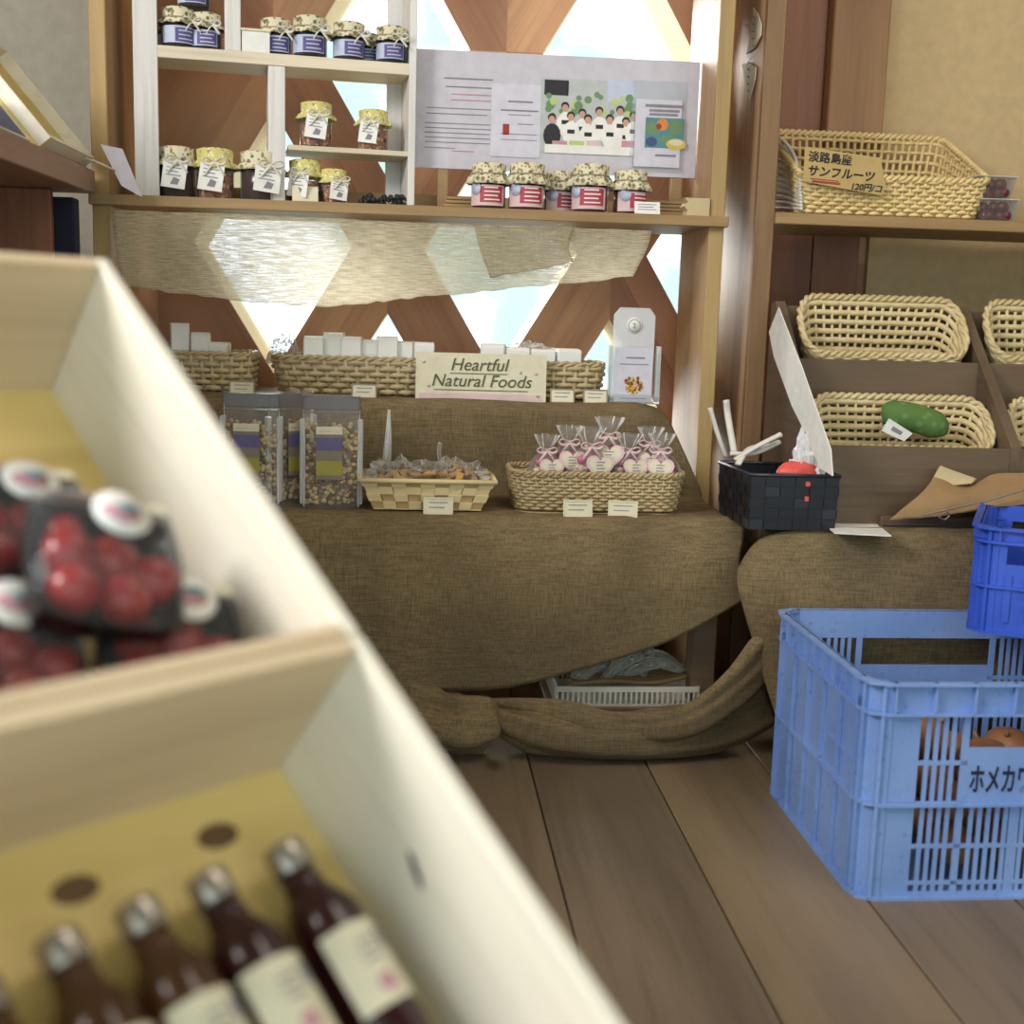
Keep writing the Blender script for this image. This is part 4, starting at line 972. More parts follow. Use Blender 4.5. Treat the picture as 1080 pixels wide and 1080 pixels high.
# cucumber pack
P = at(962, 446, Y=2.19); t_ = thing('cucumber_pack', 'plump green cucumber in a clear bag in the lower rope basket', 'vegetable', (P.x, 2.19, P.z)); t_.rotation_euler = (.2, .22, -.15)
q = MB(); q.tube(smooth_path([(-.058, 0, 0), (-.04, 0, .006), (0, 0, .010), (.04, 0, .006), (.066, 0, -.004)], 6), [.004]+[.012, .017, .020, .022, .024]*1+[.026]*13+[.024, .021, .018, .013, .008, .003], 14); q.build('cucumber', 'cucumber', t_)
q = MB(); q.prism([(-.055, -.022), (-.01, -.03), (.0, -.012), (-.05, .004)], -.029, -.0285); lb_ = q.build('bag_label', 'white', t_); q = MB(); q.prism([(-.04, -.016), (-.02, -.021), (-.018, -.014), (-.038, -.008)], -.0296, -.029); q.build('label_print', 'ink', lb_)
# window light on the rack's left side, painted as a white sheet
q = MB(); xs_ = X_[0]-.009; prof = [(p.y, p.z) for p in [at(a, b, X=xs_) for a, b in ((822, 324), (846, 386), (877, 474), (879, 502), (866, 494), (845, 446), (836, 428), (817, 376), (812, 350))]]
q.add([(xs_-.002, a, b) for a, b in prof]+[(xs_+.0, a, b) for a, b in prof], [tuple(range(9)), tuple(range(17, 8, -1))]+[(i, i+9, (i+1) % 9+9, (i+1) % 9) for i in range(9)])
tag(q.build('lit_side_sheet', 'white'), 'white sheet painting window light on the left side of the tilted rack', 'sheet')
# black woven basket
zb_ = ZT+.006; f0, f1 = at(789, 562, Y=2.075), at(880, 562, Y=2.075); bw = (f1.x-f0.x)
bb = thing('black_basket', 'black woven strap basket of odds and ends on the right table', 'basket', ((f0.x+f1.x)/2, 2.15, zb_), .0)
hh = .096; Wf, Df = bw/2, .10
def strap_side(q, P00, P10, P01, P11, nu, nv):
    for r in range(nv):
        for k in range(nu):
            def I(u, v): a = P00.lerp(P10, u); b = P01.lerp(P11, u); return a.lerp(b, v)
            nn = (P10-P00).cross(P01-P00).normalized(); o = nn*(.0012 if (r+k) % 2 else -.0004)
            e = .04/nu
            q.add([I(k/nu+e, r/nv+.02)+o, I((k+1)/nu-e, r/nv+.02)+o, I((k+1)/nu-e, (r+1)/nv-.02)+o, I(k/nu+e, (r+1)/nv-.02)+o], [(0, 1, 2, 3)], 1 if (r*3+k*5) % 7 == 0 else 0)
            q.add([I(k/nu, r/nv)-nn*.001, I((k+1)/nu, r/nv)-nn*.001, I((k+1)/nu, (r+1)/nv)-nn*.001, I(k/nu, (r+1)/nv)-nn*.001], [(0, 1, 2, 3)], 0)
lean = -.02
c4 = [Vector((-Wf, -.075, 0)), Vector((Wf, -.075, 0)), Vector((Wf-.005, .10, 0)), Vector((-Wf-.008, .10, 0))]; c4t = [Vector((-Wf-.002, -.078, hh)), Vector((Wf+.002, -.078, hh)), Vector((Wf-.003, .104, hh)), Vector((-Wf-.012, .104, hh))]
q = MB()
for k, nu in ((0, 6), (1, 8), (2, 6), (3, 8)): strap_side(q, c4[k], c4[(k+1) % 4], c4t[k], c4t[(k+1) % 4], nu, 5)
q.build('strap_weave', ['black_w', 'black_e'], bb, thick=.0012)
q = MB()
for k in range(4): q.tube([c4t[k], c4t[(k+1) % 4]], .0035, 6)
q.build('rim', 'black_e', bb); q = MB(); q.hexa([tuple(c) for c in c4]+[tuple(c+Vector((0, 0, .003))) for c in c4]); q.build('base', 'black_w', bb)
q = MB(); q.box(.018, .026, -.081, -.0785, .078, .086); q.box(.018, .025, -.081, -.0785, .052, .06); q.build('red_marks', 'coral', bb)
# contents
bl = Vector(bb.location)
q = MB(); random.seed(12)
for (a, b, c) in (((775, 480, 2.16), (768, 440, 2.2), (766, 422, 2.2)), ((766, 482, 2.2), (756, 455, 2.2), (749, 430, 2.2)), ((775, 485, 2.13), (800, 470, 2.13), (824, 458, 2.13)), ((770, 478, 2.15), (795, 478, 2.14), (822, 466, 2.15)), ((778, 490, 2.12), (790, 474, 2.14), (812, 470, 2.16))):
    q.tube(smooth_path([tuple(at(*p[:2], Y=p[2])) for p in (a, b, c)], 5), .0045, 6, flat=1.5)
tag(q.build('paper_twists', 'ribbon'), 'white twisted paper ribbons sticking out of the black basket', 'ribbon')
q = MB(); P = at(848, 462, Y=2.17); crumple(q, (0, 0, 0), .034, .026, .088, 30, seed=3, amp=.42); tag(q.build('plastic_bag', 'milky', loc=(at(853, 470, Y=2.12).x, 2.125, zb_+.075)), 'crumpled white plastic bag in the black basket', 'plastic bag')
q = MB(); P = at(842, 486, Y=2.12); q.blob((0, 0, 0), .04, 18, sc=(.9, .5, .5), nz=.35, seed=5); tag(q.build('coral_packet', 'coral', loc=(P.x-.004, 2.108, zb_+hh+.0)), 'coral red packet in the black basket', 'packet')
# white papers under the basket, kraft bag, wire hangers
q = MB(); P = [at(a, b, Z=ZT+.008) for a, b in ((868, 528), (912, 528), (918, 548), (940, 566), (880, 563), (872, 556))]
Pm = sum(P, Vector())/len(P); q.add([tuple(p-Pm) for p in P]+[tuple(p-Pm+Vector((0, 0, .002))) for p in P], [tuple(range(6)), tuple(range(11, 5, -1))]+[(i, (i+1) % 6, (i+1) % 6+6, i+6) for i in range(6)])
tag(q.build('paper_sheet', 'white', loc=Pm), 'white papers on the right table beside the black basket', 'paper')
q = MB(); q.box(-.1, .16, 0, .012, 0, .024, b=.002); q.box(-.1, .16, -.004, 0, .009, .013); P = at(1000, 560, Y=2.085)
tag(q.build('wooden_box', 'dark', loc=(P.x-.02, 2.095, ZT+.006)), 'low dark wooden strip at the front of the tilted rack', 'wood strip')
def lf(name, mat, label, cat, rows, th=.001, amp=.002, nu=6, nv=6, fr=25): return tag(loft(name, mat, rows, nu, nv, amp, fr, th, 3), label, cat)
q = MB()
lf('kraft_bag', 'kraft', 'crumpled brown kraft paper bag lying in front of the tilted rack', 'paper bag', [[(990, 492, 2.12), (1020, 512, 2.11), (1050, 500, 2.1), (1110, 500, 2.1)], [(978, 512, 2.09), (1010, 522, 2.07), (1050, 515, 2.08), (1110, 510, 2.08)], [(938, 548, 2.07), (990, 545, 2.06), (1045, 535, 2.06), (1110, 530, 2.06)]], .0015, .004)
# flap
lf('kraft_flap', 'kraft2', 'pale folded flap of paper standing on the kraft bag', 'paper', [[(992, 491, 2.105), (1005, 496, 2.105), (1030, 505, 2.10)], [(982, 508, 2.10), (1000, 512, 2.095), (1025, 510, 2.09)]], .001, .0005)
q = MB(); 
for a in (((975, 543), (1010, 535), (1045, 527), (1085, 515)), ((990, 545), (998, 540), (1001, 544), (996, 548), (990, 545))): q.tube(smooth_path([tuple(at(x, y, Y=2.045)) for x, y in a], 5), .0016, 6)
tag(q.build('wire_hanger', 'wirem'), 'bent wire lying across the kraft bag', 'wire')

# ------------------------------------------------------------------ white tray of cables under the table
P = at(662, 752, Y=2.20); tr_ = thing('plastic_tray', 'small white slotted plastic tray glimpsed under the burlap', 'tray', (P.x, 2.29, .078)); 
w_ = .135
q = MB(); q.box(-w_, w_, -.08, .08, 0, .004)
for s_ in (-1, 1):
    for k in range(27): xx = -w_+.01*k+.0; q.box(xx, xx+.004, s_*.08-.002, s_*.08+.002, .004, .028)
    q.box(-w_, w_, s_*.08-.003, s_*.08+.003, .028, .038)
    q.box(s_*w_-.003, s_*w_+.003, -.08, .08, .004, .038)
q.build('tray_body', 'white_pl', tr_)
q = MB(); q.box(-.15, .15, -.085, .085, -.078, 0, b=.002); tag(q.build('storage_box', 'dark', loc=tr_.location), 'wooden box carrying the slotted tray, coloured dark for shade under the table', 'box')  # dark colour stands for the shade in the cavity
random.seed(6)
q = MB()
for k in range(10):
    x0 = random.uniform(-.1, .02); pts = [(x0, random.uniform(-.06, .0), .04), (x0+.05, random.uniform(-.07, 0), .04+random.uniform(.02, .07)), (x0+.09, random.uniform(-.05, .03), .05+random.uniform(0, .03)), (x0+.13, random.uniform(-.05, .05), .045)]
    q.tube(smooth_path(pts, 5), .010, 8)
tag(q.build('clear_tubes', 'cable', loc=tr_.location), 'looped greyish clear bags lying in the slotted tray', 'plastic bags')
q = MB()
for k in range(4): q.tube(smooth_path([(-.11+.01*k, -.06+.02*k, .036), (-.03, -.065+.02*k, .045), (.05, -.06+.02*k, .04), (.12, -.05+.02*k, .05)], 5), .005, 7)
tag(q.build('brown_stalks', 'brown_stalk', loc=tr_.location), 'brown stalks lying along the slotted tray', 'stalks')

# ------------------------------------------------------------------ blue harvest crate
def harvest_crate(label, loc, rz, mat, W_, D_, H_, text=None, tm='ink_navy', solid=False):
    t_ = thing('harvest_crate', label, 'crate', loc, rz)     # origin at front-left bottom corner
    tk = .0035; RB = .032
    def wall(q, Lw, M4, front):
        # wall in x 0..Lw, outer plane y=0, z 0..H_
        c = RB
        def b(x0, x1, z0, z1, y0=0, y1=tk): q.box(x0, x1, y0, y1, z0, z1, 0, M4)
        if solid:
            b(c, Lw-c, 0, H_*.66); b(c, Lw-c, H_*.84, H_); b(c, c+.012, H_*.66, H_*.84); b(Lw-c-.012, Lw-c, H_*.66, H_*.84)
            b(Lw*.5-.01, Lw*.5+.01, H_*.66, H_*.84); b(c+.012, c+.022, H_*.12, H_*.56, -.0035, 0); b(Lw-c-.022, Lw-c-.012, H_*.12, H_*.56, -.0035, 0)
            for k in range(9):
                for m_ in range(4): b(c+.036+k*.02+.004*(m_ % 2), c+.045+k*.02+.004*(m_ % 2), H_*(.14+.11*m_), H_*(.19+.11*m_), -.002, 0)
            return
        zr_ = H_*.85; zm = H_*.43; pit = .0125; cw = min(.042, Lw*.09)
        b(c, Lw-c, 0, .010); b(c, Lw-c, zr_, H_)
        mid0, mid1 = Lw*.28, Lw*.72
        for x0, x1 in ((c-.002, c+cw), (mid0-.010, mid0), (mid1, mid1+.010), (Lw-c-cw, Lw-c+.002)): b(x0, x1, .010, zr_)
        for z in (.020, H_*.235): b(c+cw, Lw-c-cw, z, z+.006)
        b(c+cw, mid0, H_*.62, H_*.64); b(mid1, Lw-c-cw, H_*.62, H_*.64); b(c, Lw-c, zm, zm+.007)
        for a, e in ((c+cw, mid0-.010), (mid1+.010, Lw-c-cw)):
            n_ = max(2, round((e-a)/pit))
            for k in range(1, n_): x = a+k*(e-a)/n_; b(x-.0032, x+.0032, .010, zr_, .0005, tk-.0005)
        n_ = round((mid1-mid0)/pit)
        for k in range(1, n_):
            x = mid0+k*(mid1-mid0)/n_; w_ = .0075 if k % 6 == 0 else .0032; b(x-w_, x+w_, .010, zm, .0005, tk-.0005)
        b(mid0, mid1, zm+.007, H_*.70)
        if not front: pass
    q = MB()
    sidesM = [(W_, Matrix.Identity(4), True), (D_, T(W_, 0, 0) @ R(PI/2), False), (W_, T(W_, D_, 0) @ R(PI), False), (D_, T(0, D_, 0) @ R(-PI/2), False)]
    for Lw, M4, fr_ in sidesM: wall(q, Lw, M4, fr_)
    q.build('slatted_walls', mat, t_)
    # ledges
    q = MB()
    for z, e in ((H_-.004, .012), (H_*.85, .009), (H_*.435, .008), (.0, .008)):
        pts = ring_pts(W_/2+e, D_/2+e, RB, 64); pin = ring_pts(W_/2-.002, D_/2-.002, RB, 64)
        vs = [(x+W_/2, y+D_/2, z) for x, y, _, _ in pts]+[(x+W_/2, y+D_/2, z+.004) for x, y, _, _ in pts]+[(x+W_/2, y+D_/2, z+.004) for x, y, _, _ in pin]+[(x+W_/2, y+D_/2, z) for x, y, _, _ in pin]
        fs = []
        for k in range(64):
            k2 = (k+1) % 64; fs += [(k, k2, 64+k2, 64+k), (64+k, 64+k2, 128+k2, 128+k), (128+k, 128+k2, 192+k2, 192+k), (192+k, 192+k2, k2, k)]
        q.add(vs, fs, 0)
    for Lw, M4, fr_ in sidesM:      # short ribs under the rim
        x = RB
        while x < Lw-RB+.01: q.box(x-.0015, x+.0015, -.009, 0, H_*.86, H_, 0, M4); x += (Lw-2*RB)/8
    q.build('rim_ledges', mat, t_)
    # corner columns: rounded
    for (cx_, cy_, a0) in ((RB, RB, PI), (W_-RB, RB, -PI/2), (W_-RB, D_-RB, 0), (RB, D_-RB, PI/2)):
        q = MB(); vs = []
        for k in range(9):
            a = a0+PI/2*k/8; o = .004 if 3 <= k <= 5 else 0
            for z in (0, H_): vs += [(cx_+(RB-o)*math.cos(a), cy_+(RB-o)*math.sin(a), z)]
        q.add(vs, [(2*k, 2*k+2, 2*k+3, 2*k+1) for k in range(8)], 0)
        for k in (2, 6):
            a = a0+PI/2*k/8; d = Vector((math.cos(a), math.sin(a), 0)); n_ = Vector((-d.y, d.x, 0))*.0015; c_ = Vector((cx_, cy_, 0))
            p = [c_+d*RB-n_, c_+d*RB+n_, c_+d*(RB+.006)+n_, c_+d*(RB+.006)-n_]; q.hexa([tuple(x) for x in p]+[tuple(x+Vector((0, 0, H_))) for x in p])
        q.build('corner_post', mat, t_, thick=.003)
    # extra solid panels and ribs on the long left side as in the photo
    q = MB()
    for Lw, M4, fr_ in (sidesM[3],):
        q.box(RB, Lw-RB, .0008, .0028, .012, H_-.035, 0, M4)
        for f in (0, .2, .4, .6, .8, 1): x = RB+(Lw-2*RB)*f; q.box(x-.0015, x+.0015, -.007, 0, 0, H_-.03, 0, M4)
        q.box(Lw*.62, Lw-RB, -.005, 0, .19, .193, 0, M4)
    q.build('ribbed_side', mat, t_)
    q = MB(); q.box(.01, W_-.01, .01, D_-.01, .004, .009)
    q.build('crate_bottom', mat, t_)
    if text:
        q = MB(); text_into(q, text, .046, T(W_*.28+.004, -.0008, .160) @ FACE @ Matrix.Diagonal((.5, 1, 1, 1)), 0, .0, .0004, bold=.0007); q.build('printed_name', tm, t_)
    return t_
cl0 = at(897, 948, Z=0)
crate = harvest_crate('large pale blue slatted harvest crate on the plank floor', (.640, 1.585, 0), math.radians(.4), 'blue', .52, .415, .318, 'ホメカワ')
# onions / potatoes in the crate
random.seed(21); on = None; CMx = T(.640, 1.585, 0) @ R(math.radians(.4)); kk = 0
poslist = []
for lay, z in enumerate((.05, .115)):
    for iy in range(3):
        for ix_ in range(5):
            poslist.append((.065+.095*ix_+random.uniform(-.008, .008), .07+.105*iy+random.uniform(-.008, .008), z+random.uniform(-.004, .004)))
poslist += [(.20, .065, .182), (.16, .18, .18)]
nmz = ['front', 'middle', 'back']; nmx = ['far left', 'left', 'centre', 'right', 'far right']
for k, p in enumerate(poslist):
    if k < 30: lb = 'tan onion in the blue crate, %s %s of the %s layer' % (nmx[k % 5], nmz[(k//5) % 3], ('bottom', 'upper')[k//15])
    else: lb = ('tan onion seen through the crate hand hole, on top of the pile', 'tan onion on top of the pile near the crate middle')[k-30]
    loc = CMx @ Vector(p)
    if on is None:
        on = thing('onion', lb, 'vegetable', loc, 0, 'onions in the blue crate'); q = MB(); q.blob((0, 0, 0), .041, 18, sc=(1, 1, .82), nz=.08); q.build('onion_bulb', 'potato', on)
        q = MB(); q.tube([(0, 0, .03), (.001, 0, .045)], [.006, .002], 6); q.build('dry_tip', 'brown_stalk', on)
    else:
        c = dup(on, loc, random.random()*6, lb, random.uniform(.9, 1.02)); c.rotation_euler = (random.uniform(-.6, .6), random.uniform(-.6, .6), random.random()*6)
# upper darker blue crate standing on the back of the big crate
P = at(1024, 655, Y=1.84)
harvest_crate('smaller royal blue crate standing turned on the back corner of the pale crate', (P.x, 1.84, .325), math.radians(-28), 'blue2', .36, .27, .17, solid=True)

# ------------------------------------------------------------------ left side shelf, tray, card
ze = 1.04; xe = at(97, 178, Y=2.38).x
ws = thing('wall_shelf', 'pinkish brown side shelf along the left wall', 'shelf', (xe-.2, 1.7, ze-.06))
wq = Vector(ws.location)
q = MB(); q.box(xe-.38, xe, 1.05, 2.40, ze-.042, ze, b=.002); o = q.build('shelf_board', 'pinkboard', ws); o.location = -wq
q = MB(); q.box(xe-.30, xe-.27, 1.05, 2.40, 0, ze-.042, b=.002); o = q.build('support_panel', 'panel', ws); o.location = -wq
q = MB()
for k in range(2): q.box(xe-.27+.11*k, xe-.165+.11*k, 2.30+.006*k, 2.318+.006*k, 0, ze-.043, b=.002)
o = q.build('plank_back', 'red_v', ws); o.location = -wq
yA = at(46, 154, X=xe-.004).y; yB = 2.375
tray = thing('pine_tray', 'yellow pine tray leaning to the left on the side shelf', 'tray', (xe-.08, (yA+yB)/2, ze+.001)); tb = Vector(tray.location)
ld = Vector((-.152, 0, .185)); ldn = ld.normalized(); nn = Vector((.77, 0, .63)).normalized()
def slab(q, y0, y1, s0, s1, h0, h1, xo=-.010):
    b_ = Vector((xe+xo, 0, ze+.004)); P_ = lambda s_, y, h: tuple(b_+ldn*s_+Vector((0, y, 0))+nn*h-tb_)
    q.hexa([P_(s0, y0, h0), P_(s0, y1, h0), P_(s1, y1, h0), P_(s1, y0, h0), P_(s0, y0, h1), P_(s0, y1, h1), P_(s1, y1, h1), P_(s1, y0, h1)])
tb_ = tb; LL = .24
q = MB(); slab(q, yA, yB, 0, LL, -.008, 0); q.build('tray_bottom', 'yellowpine', tray)
for a in ((yA, yA+.009, 0, LL), (yB-.009, yB, 0, LL), (yA+.009, yB-.009, 0, .009), (yA+.009, yB-.009, LL-.009, LL)): q = MB(); slab(q, a[0], a[1], a[2], a[3], 0, .022); q.build('tray_edge', 'crate_w', tray)
bk_ = thing('picture_book', 'blue and white book leaning in front of the pine tray at the left edge', 'book', (xe-.08, yA-.12, ze+.001)); tb_ = Vector(bk_.location)
q = MB(); slab(q, yA-.24, yA-.03, .0, .10, -.008, .006, -.02); q.build('pages', 'white', bk_); q = MB(); slab(q, yA-.235, yA-.05, .004, .09, .006, .0075, -.02); q.build('cover', 'bluebook', bk_)
# dark panel painting the shade in the opening below the shelf
q = MB(); q.box(-.12, .0, 0, .04, .45, .985, b=.003); tag(q.build('dark_gap_panel', 'navy', loc=(xL0-.01, 2.33, 0)), 'dark navy panel painting the shade below the side shelf', 'cloth')
# lilac price card with clip pin
P = at(125, 180, Y=2.34); t_ = thing('clip_card', 'blank lilac card clipped at the left post of the shelving unit', 'card', at(135, 208, Y=2.36)); b0 = Vector(t_.location)
q = MB(); pts = [at(a, b, Y=y)-b0 for a, b, y in ((106, 152, 2.34), (129, 157, 2.36), (150, 208, 2.37), (128, 196, 2.35))]
q.add([tuple(p) for p in pts]+[tuple(p+Vector((0, .0015, 0))) for p in pts], [(3, 2, 1, 0), (4, 5, 6, 7), (0, 1, 5, 4), (1, 2, 6, 5), (2, 3, 7, 6), (3, 0, 4, 7)]); q.build('card_face', 'lilac2', t_)
q = MB(); q.tube([at(80, 164, Y=2.33)-b0, at(100, 170, Y=2.33)-b0, at(122, 180, Y=2.345)-b0], .0022, 6); q.blob(tuple(at(81, 163, Y=2.33)-b0), .006, 8); q.build('clip_pin', 'white_pl', t_)

# ------------------------------------------------------------------ tilted pine crates in the foreground
def c2w(v): return (RT*v[0]-UP*v[1]+FW*v[2])
u_ = c2w((.66752, -.08937, .73921)).normalized(); v_ = c2w((.56227, .71133, -.42174)); n_ = c2w((-.48813, .69716, .52507))
v_ = (v_-u_*v_.dot(u_)).normalized(); n_ = u_.cross(v_).normalized()
KZ = 1.25; P1 = O+c2w(((381.5-540)/FPX*.63*KZ, (667-540)/FPX*.63*KZ, .63*KZ))
CL, CH, CW = .3065*KZ, .1072*KZ, .42; TH = .011
def crate_frame(origin):   # local x along u, y up the slope, z out of the crate; origin = inner bottom corner lower right
    m4 = Matrix((u_, -v_, -n_)).transposed().to_4x4(); m4.translation = origin; return m4
def pine_crate(label, corner):    # corner: rim corner lower right
    m4 = crate_frame(corner+n_*CH); t_ = thing('pine_crate', label, 'crate', (0, 0, 0), 0); t_.matrix_world = m4
    q = MB(); q.box(-CW+TH, -TH, TH, CL-TH, -.002, .008); fl_ = q.build('crate_floor', 'crate_f', t_)
    q = MB(); q.box(-TH, 0, 0, CL, -.002, CH, b=.0015); q.build('side_board', 'crate_w', t_)
    q = MB(); q.box(-CW, -CW+TH, 0, CL, -.002, CH, b=.0015); q.build('side_board', 'crate_w', t_)
    q = MB(); q.box(-CW+TH, -TH, 0, TH, -.002, CH, b=.0015); q.build('end_board', 'crate_e', t_)
    q = MB(); q.box(-CW+TH, -TH, CL-TH, CL, -.002, CH, b=.0015); q.build('end_board', 'crate_e', t_)
    return t_, m4, fl_
up_c, MU, _ = pine_crate('upper light pine crate with packs of tomatoes', P1)
lo_c, ML, lfl = pine_crate('lower light pine crate with reclining juice bottles', P1+v_*(CL+.001)+u_*.0)
def on_plane(px, py, m4, z):
    mi = m4.inverted(); o = mi @ O; d = mi.to_3x3() @ (FW*FPX+RT*(px-540)-UP*(py-540)); return o+d*((z-o.z)/d.z)
for px, py in ((230, 881), (80, 938)):
    p = on_plane(px, py, ML, .0085); q = MB(); q.lathe([(.012, 0), (.011, .0006), (.006, .0007)], 20, M4=T(p.x, p.y, .008) @ Matrix.Diagonal((1.25, .75, 1, 1))); q.build('wood_knot', 'knot', lo_c)
mi = ML.inverted(); o_ = mi @ O; d_ = mi.to_3x3() @ (FW*FPX+RT*(438-540)-UP*(918-540)); p = o_+d_*((-TH-.0005-o_.x)/d_.x)
q = MB(); q.blob((0, 0, 0), .013, 12, sc=(.05, 1.0, .22), M4=T(*p) @ R(.35, 'X')); q.build('knot_hole', 'jam_b', lo_c)

# display stand beneath the crates (inclined trestle)
st = thing('inclined_stand', 'plain wooden stand carrying the tilted pine crates', 'stand', (0, 0, 0)); cor = P1+n_*(CH+.004)
def stand_board(name, x0, x1, y0, y1, z0, z1): q = MB(); q.box(x0, x1, y0, y1, z0, z1, M4=crate_frame(cor)); return q.build(name, 'crate_w', st)
stand_board('rail', -CW+.06, -CW+.10, -CL, CL, -.03, -.001); stand_board('rail', -.12, -.08, -CL, CL, -.03, -.001)
for xx in (-CW+.08, -.10):
    for yy in (-CL+.04, CL-.04):
        p = crate_frame(cor) @ Vector((xx, yy, -.03)); q = MB(); q.box(p.x-.018, p.x+.018, p.y-.018, p.y+.018, 0, p.z, b=.002); q.build('leg', 'crate_w', st)

# tomato packs
def tomato_pack(label, px, py, z, rz, ax=0, ay=0, first=[None]):
    p = on_plane(px, py, MU, z+.03); m4 = MU @ T(p.x, p.y, z) @ R(rz) @ R(ax, 'X') @ R(ay, 'Y')
    if first[0] is None:
        t_ = thing('tomato_pack', label, 'tomato pack', group='packs of tomatoes in the upper crate'); random.seed(33)
        q = MB(); q.lathe([(.040, 0), (.045, .006), (.048, .026), (.051, .028)], 32, wob=lambda t, j: 1/max(abs(math.cos(t)), abs(math.sin(t)))**.7, caps=(True, False)); q.build('black_tray', 'tray_k', t_, thick=.0008)
        q = MB(); q.lathe([(.051, .028), (.047, .030), (.044, .044), (.036, .047), (.001, .047)], 32, wob=lambda t, j: 1/max(abs(math.cos(t)), abs(math.sin(t)))**.7, caps=(False, False)); q.build('clear_lid', 'glass', t_)
        q = MB()
        for i, (a, b) in enumerate(((-.020, -.022), (.012, -.024), (.032, -.004), (-.022, .006), (.006, .006))): q.blob((a, b, .023), .017, 18, nz=.05, seed=i)
        q.blob((-.02, .03, .014), .014, 16)
        q.build('tomatoes', 'tomato', t_)
        q = MB(); q.lathe([(.019, .048), (.0195, .0486), (.001, .0487)], 28, M4=T(.005, .026, 0)); s1 = q.build('round_sticker', 'white', t_)
        q = MB(); q.lathe([(.013, .0488), (.001, .0492)], 24, 0, M4=T(.005, .026, 0) @ Matrix.Diagonal((1, .6, 1, 1))); q.lathe([(.008, .0493), (.001, .0495)], 16, 1, M4=T(.009, .031, 0) @ Matrix.Diagonal((1, .45, 1, 1))); q.build('sticker_print', ['ink_p', 'tealp'], s1)
        q = MB(); q.box(.018, .036, .033, .041, .0462, .0472, b=.0004); q.build('tape_tab', 'cream', t_); first[0] = t_
    else: t_ = copy_tree(first[0]); t_['label'] = label
    t_.matrix_world = m4; return t_
tomato_pack('tomato pack in the middle of the upper crate, sticker facing up', 110, 590, .064, -.35, .03, .05)
tomato_pack('tomato pack at the back left of the upper crate', 22, 554, .012, -.25, 0, 0)
tomato_pack('tomato pack against the near right corner of the upper crate', 184, 676, .024, -.38, .08, 0)
tomato_pack('tomato pack lying low at the left of the upper crate, no sticker showing', 4, 690, .012, -.3, 0, 0)
# juice bottles
def bottle(label, px, py, mat, rz=0, first={}):
    r_ = .0233; p = on_plane(px, py, ML, .009+r_+.006)
    if 'x' in first: p.x = min(p.x, first['x']-.0472)
    first['x'] = p.x
    m4 = ML @ T(p.x, p.y, .009+r_) @ R(rz) @ R(PI/2-.0, 'X')      # local z -> -y (down the slope)
    if mat not in first:
        t_ = thing('juice_bottle', label, 'bottle', group='juice bottles in the lower crate')
        q = MB(); q.lathe([(.008, 0), (.0125, .001), (.013, .004), (.013, .019), (.0125, .020)], 20); q.build('cap', 'steel', t_)
        q = MB(); q.lathe([(.0115, .02), (.0115, .026), (.013, .029), (.0125, .033), (.018, .042), (r_, .054), (r_, .205), (r_-.004, .21), (.001, .21)], 26); q.build('bottle_glass', mat, t_)
        q = MB(); n0 = 12
        vs = []
        for k in range(n0+1):
            a = -1.0+2.0*k/n0+PI/2; vs += [(math.cos(a)*(r_+.0006), math.sin(a)*(r_+.0006), .068), (math.cos(a)*(r_+.0006), math.sin(a)*(r_+.0006), .120)]
        q.add(vs, [(2*k, 2*k+1, 2*k+3, 2*k+2) for k in range(n0)], 0, sm=True); lb = q.build('paper_label', 'cream', t_)
        q = MB(); q.blob((0, r_+.0009, .108), .006, 10, 0, sc=(1, .08, 1)); 
        q.box(.010, .014, r_*.90, r_*.925, .076, .088, 1)
        for k in range(3): q.box(-.006, .006, r_+.0004, r_+.0011, .080+.006*k, .0815+.006*k, 1)
        q.build('label_print', ['ink_p', 'ink'], lb); first[mat] = t_
    else: t_ = copy_tree(first[mat]); t_['label'] = label
    t_.matrix_world = m4; return t_
bottle('dark juice bottle nearest the crate side wall', 300, 888, 'juice', 0)
bottle('dark juice bottle second from the crate side wall', 219, 918, 'juice', 0)
bottle('brown juice bottle third from the crate side wall', 145, 948, 'juice_b', 0)
bottle('brown juice bottle second from the left picture edge', 66, 980, 'juice_b', 0)
bottle('brown juice bottle at the left picture edge', 4, 1022, 'juice_b', .0)

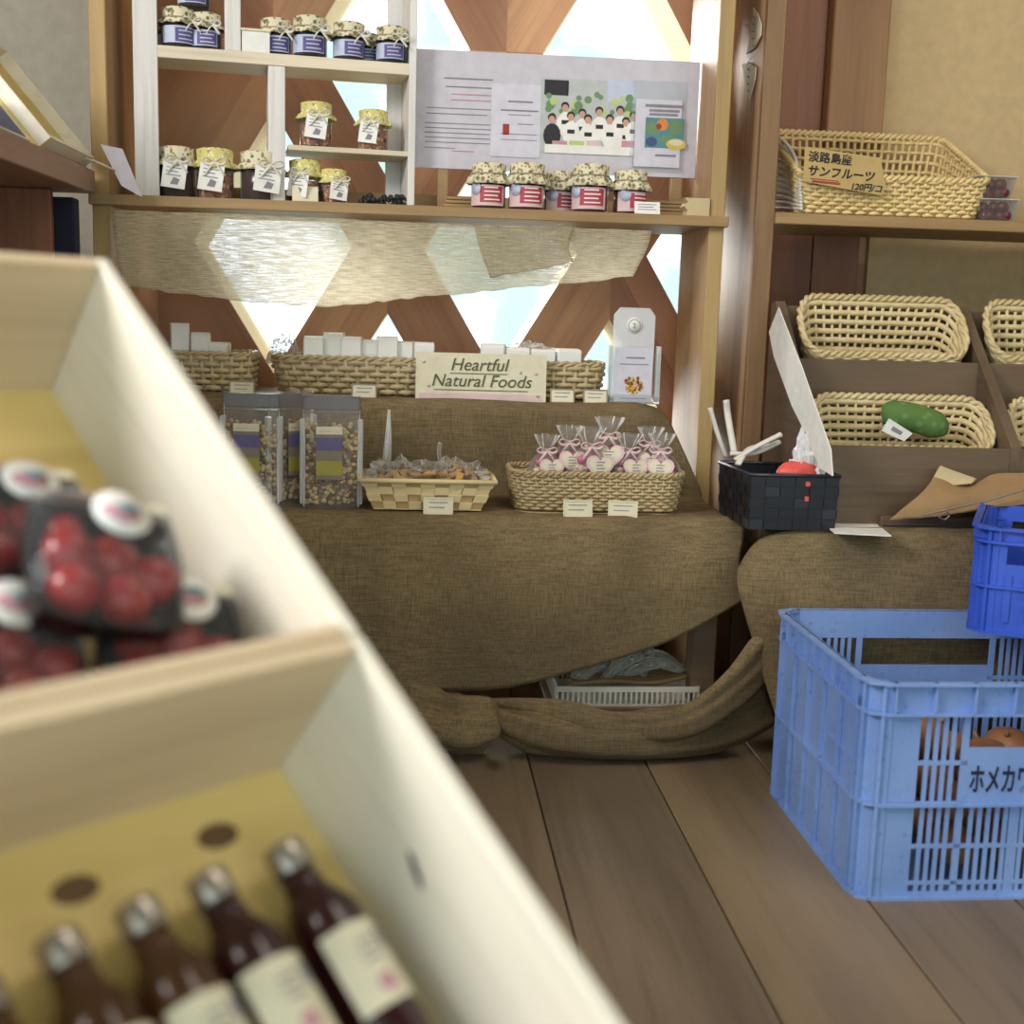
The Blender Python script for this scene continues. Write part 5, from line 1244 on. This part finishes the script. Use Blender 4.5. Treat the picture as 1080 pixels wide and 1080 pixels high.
# ------------------------------------------------------------------ light
W = bpy.data.worlds.new('world'); bpy.context.scene.world = W; W.use_nodes = True; nt = W.node_tree; nt.nodes.clear()
out = nt.nodes.new('ShaderNodeOutputWorld'); bg = nt.nodes.new('ShaderNodeBackground'); tc = nt.nodes.new('ShaderNodeTexCoord'); nz = nt.nodes.new('ShaderNodeTexNoise'); nz.inputs['Scale'].default_value = 7; nz.inputs['Detail'].default_value = 3
rp = nt.nodes.new('ShaderNodeValToRGB'); e = rp.color_ramp.elements; e[0].position = .34; e[0].color = lin((138, 166, 148)); e[1].position = .60; e[1].color = lin((236, 246, 255))
x_ = e.new(.5); x_.color = lin((148, 170, 172))
nt.links.new(tc.outputs['Generated'], nz.inputs['Vector']); nt.links.new(nz.outputs[0], rp.inputs[0]); nt.links.new(rp.outputs[0], bg.inputs[0]); bg.inputs[1].default_value = 2.5; nt.links.new(bg.outputs[0], out.inputs[0])
def area(name, loc, tgt, sx, sy, power, col):
    l = bpy.data.lights.new(name, 'AREA'); l.shape = 'RECTANGLE'; l.size = sx; l.size_y = sy; l.energy = power; l.color = col; o = bpy.data.objects.new(name, l); C.objects.link(o)
    o.location = loc; o.rotation_euler = (Vector(tgt)-Vector(loc)).to_track_quat('-Z', 'Y').to_euler(); return o
area('ceiling_fill', (.9, 1.0, 2.3), (.8, 2.2, .4), 1.4, .8, 16, (1, .9, .8))  # unseen lamp, added as fill from above
area('left_fill_light', (-1.9, .3, 2.2), (.1, .6, .5), 1.0, 1.0, 86, (1, .98, .97))  # added fill for the crate walls; no window is built here
s = bpy.data.lights.new('sun', 'SUN'); s.energy = 7.5; s.angle = math.radians(38); s.color = (1, .97, .92); so = bpy.data.objects.new('sun', s); C.objects.link(so)
so.rotation_euler = Vector((.38, -.85, -.30)).to_track_quat('-Z', 'Y').to_euler()

# top-level meshes get their origin at the base of the thing
for o in list(C.objects):
    if o.type == 'MESH' and o.parent is None and o.location.length == 0 and o.get('kind') != 'structure':
        vs = [v.co for v in o.data.vertices]; c = Vector(((min(v.x for v in vs)+max(v.x for v in vs))/2, (min(v.y for v in vs)+max(v.y for v in vs))/2, min(v.z for v in vs)))
        o.data.transform(Matrix.Translation(-c)); o.location = c
sc = bpy.context.scene; sc.view_settings.view_transform = 'Standard'; sc.view_settings.look = 'None'; sc.view_settings.gamma = 1; sc.view_settings.use_curve_mapping = False; sc.view_settings.exposure = 0.25
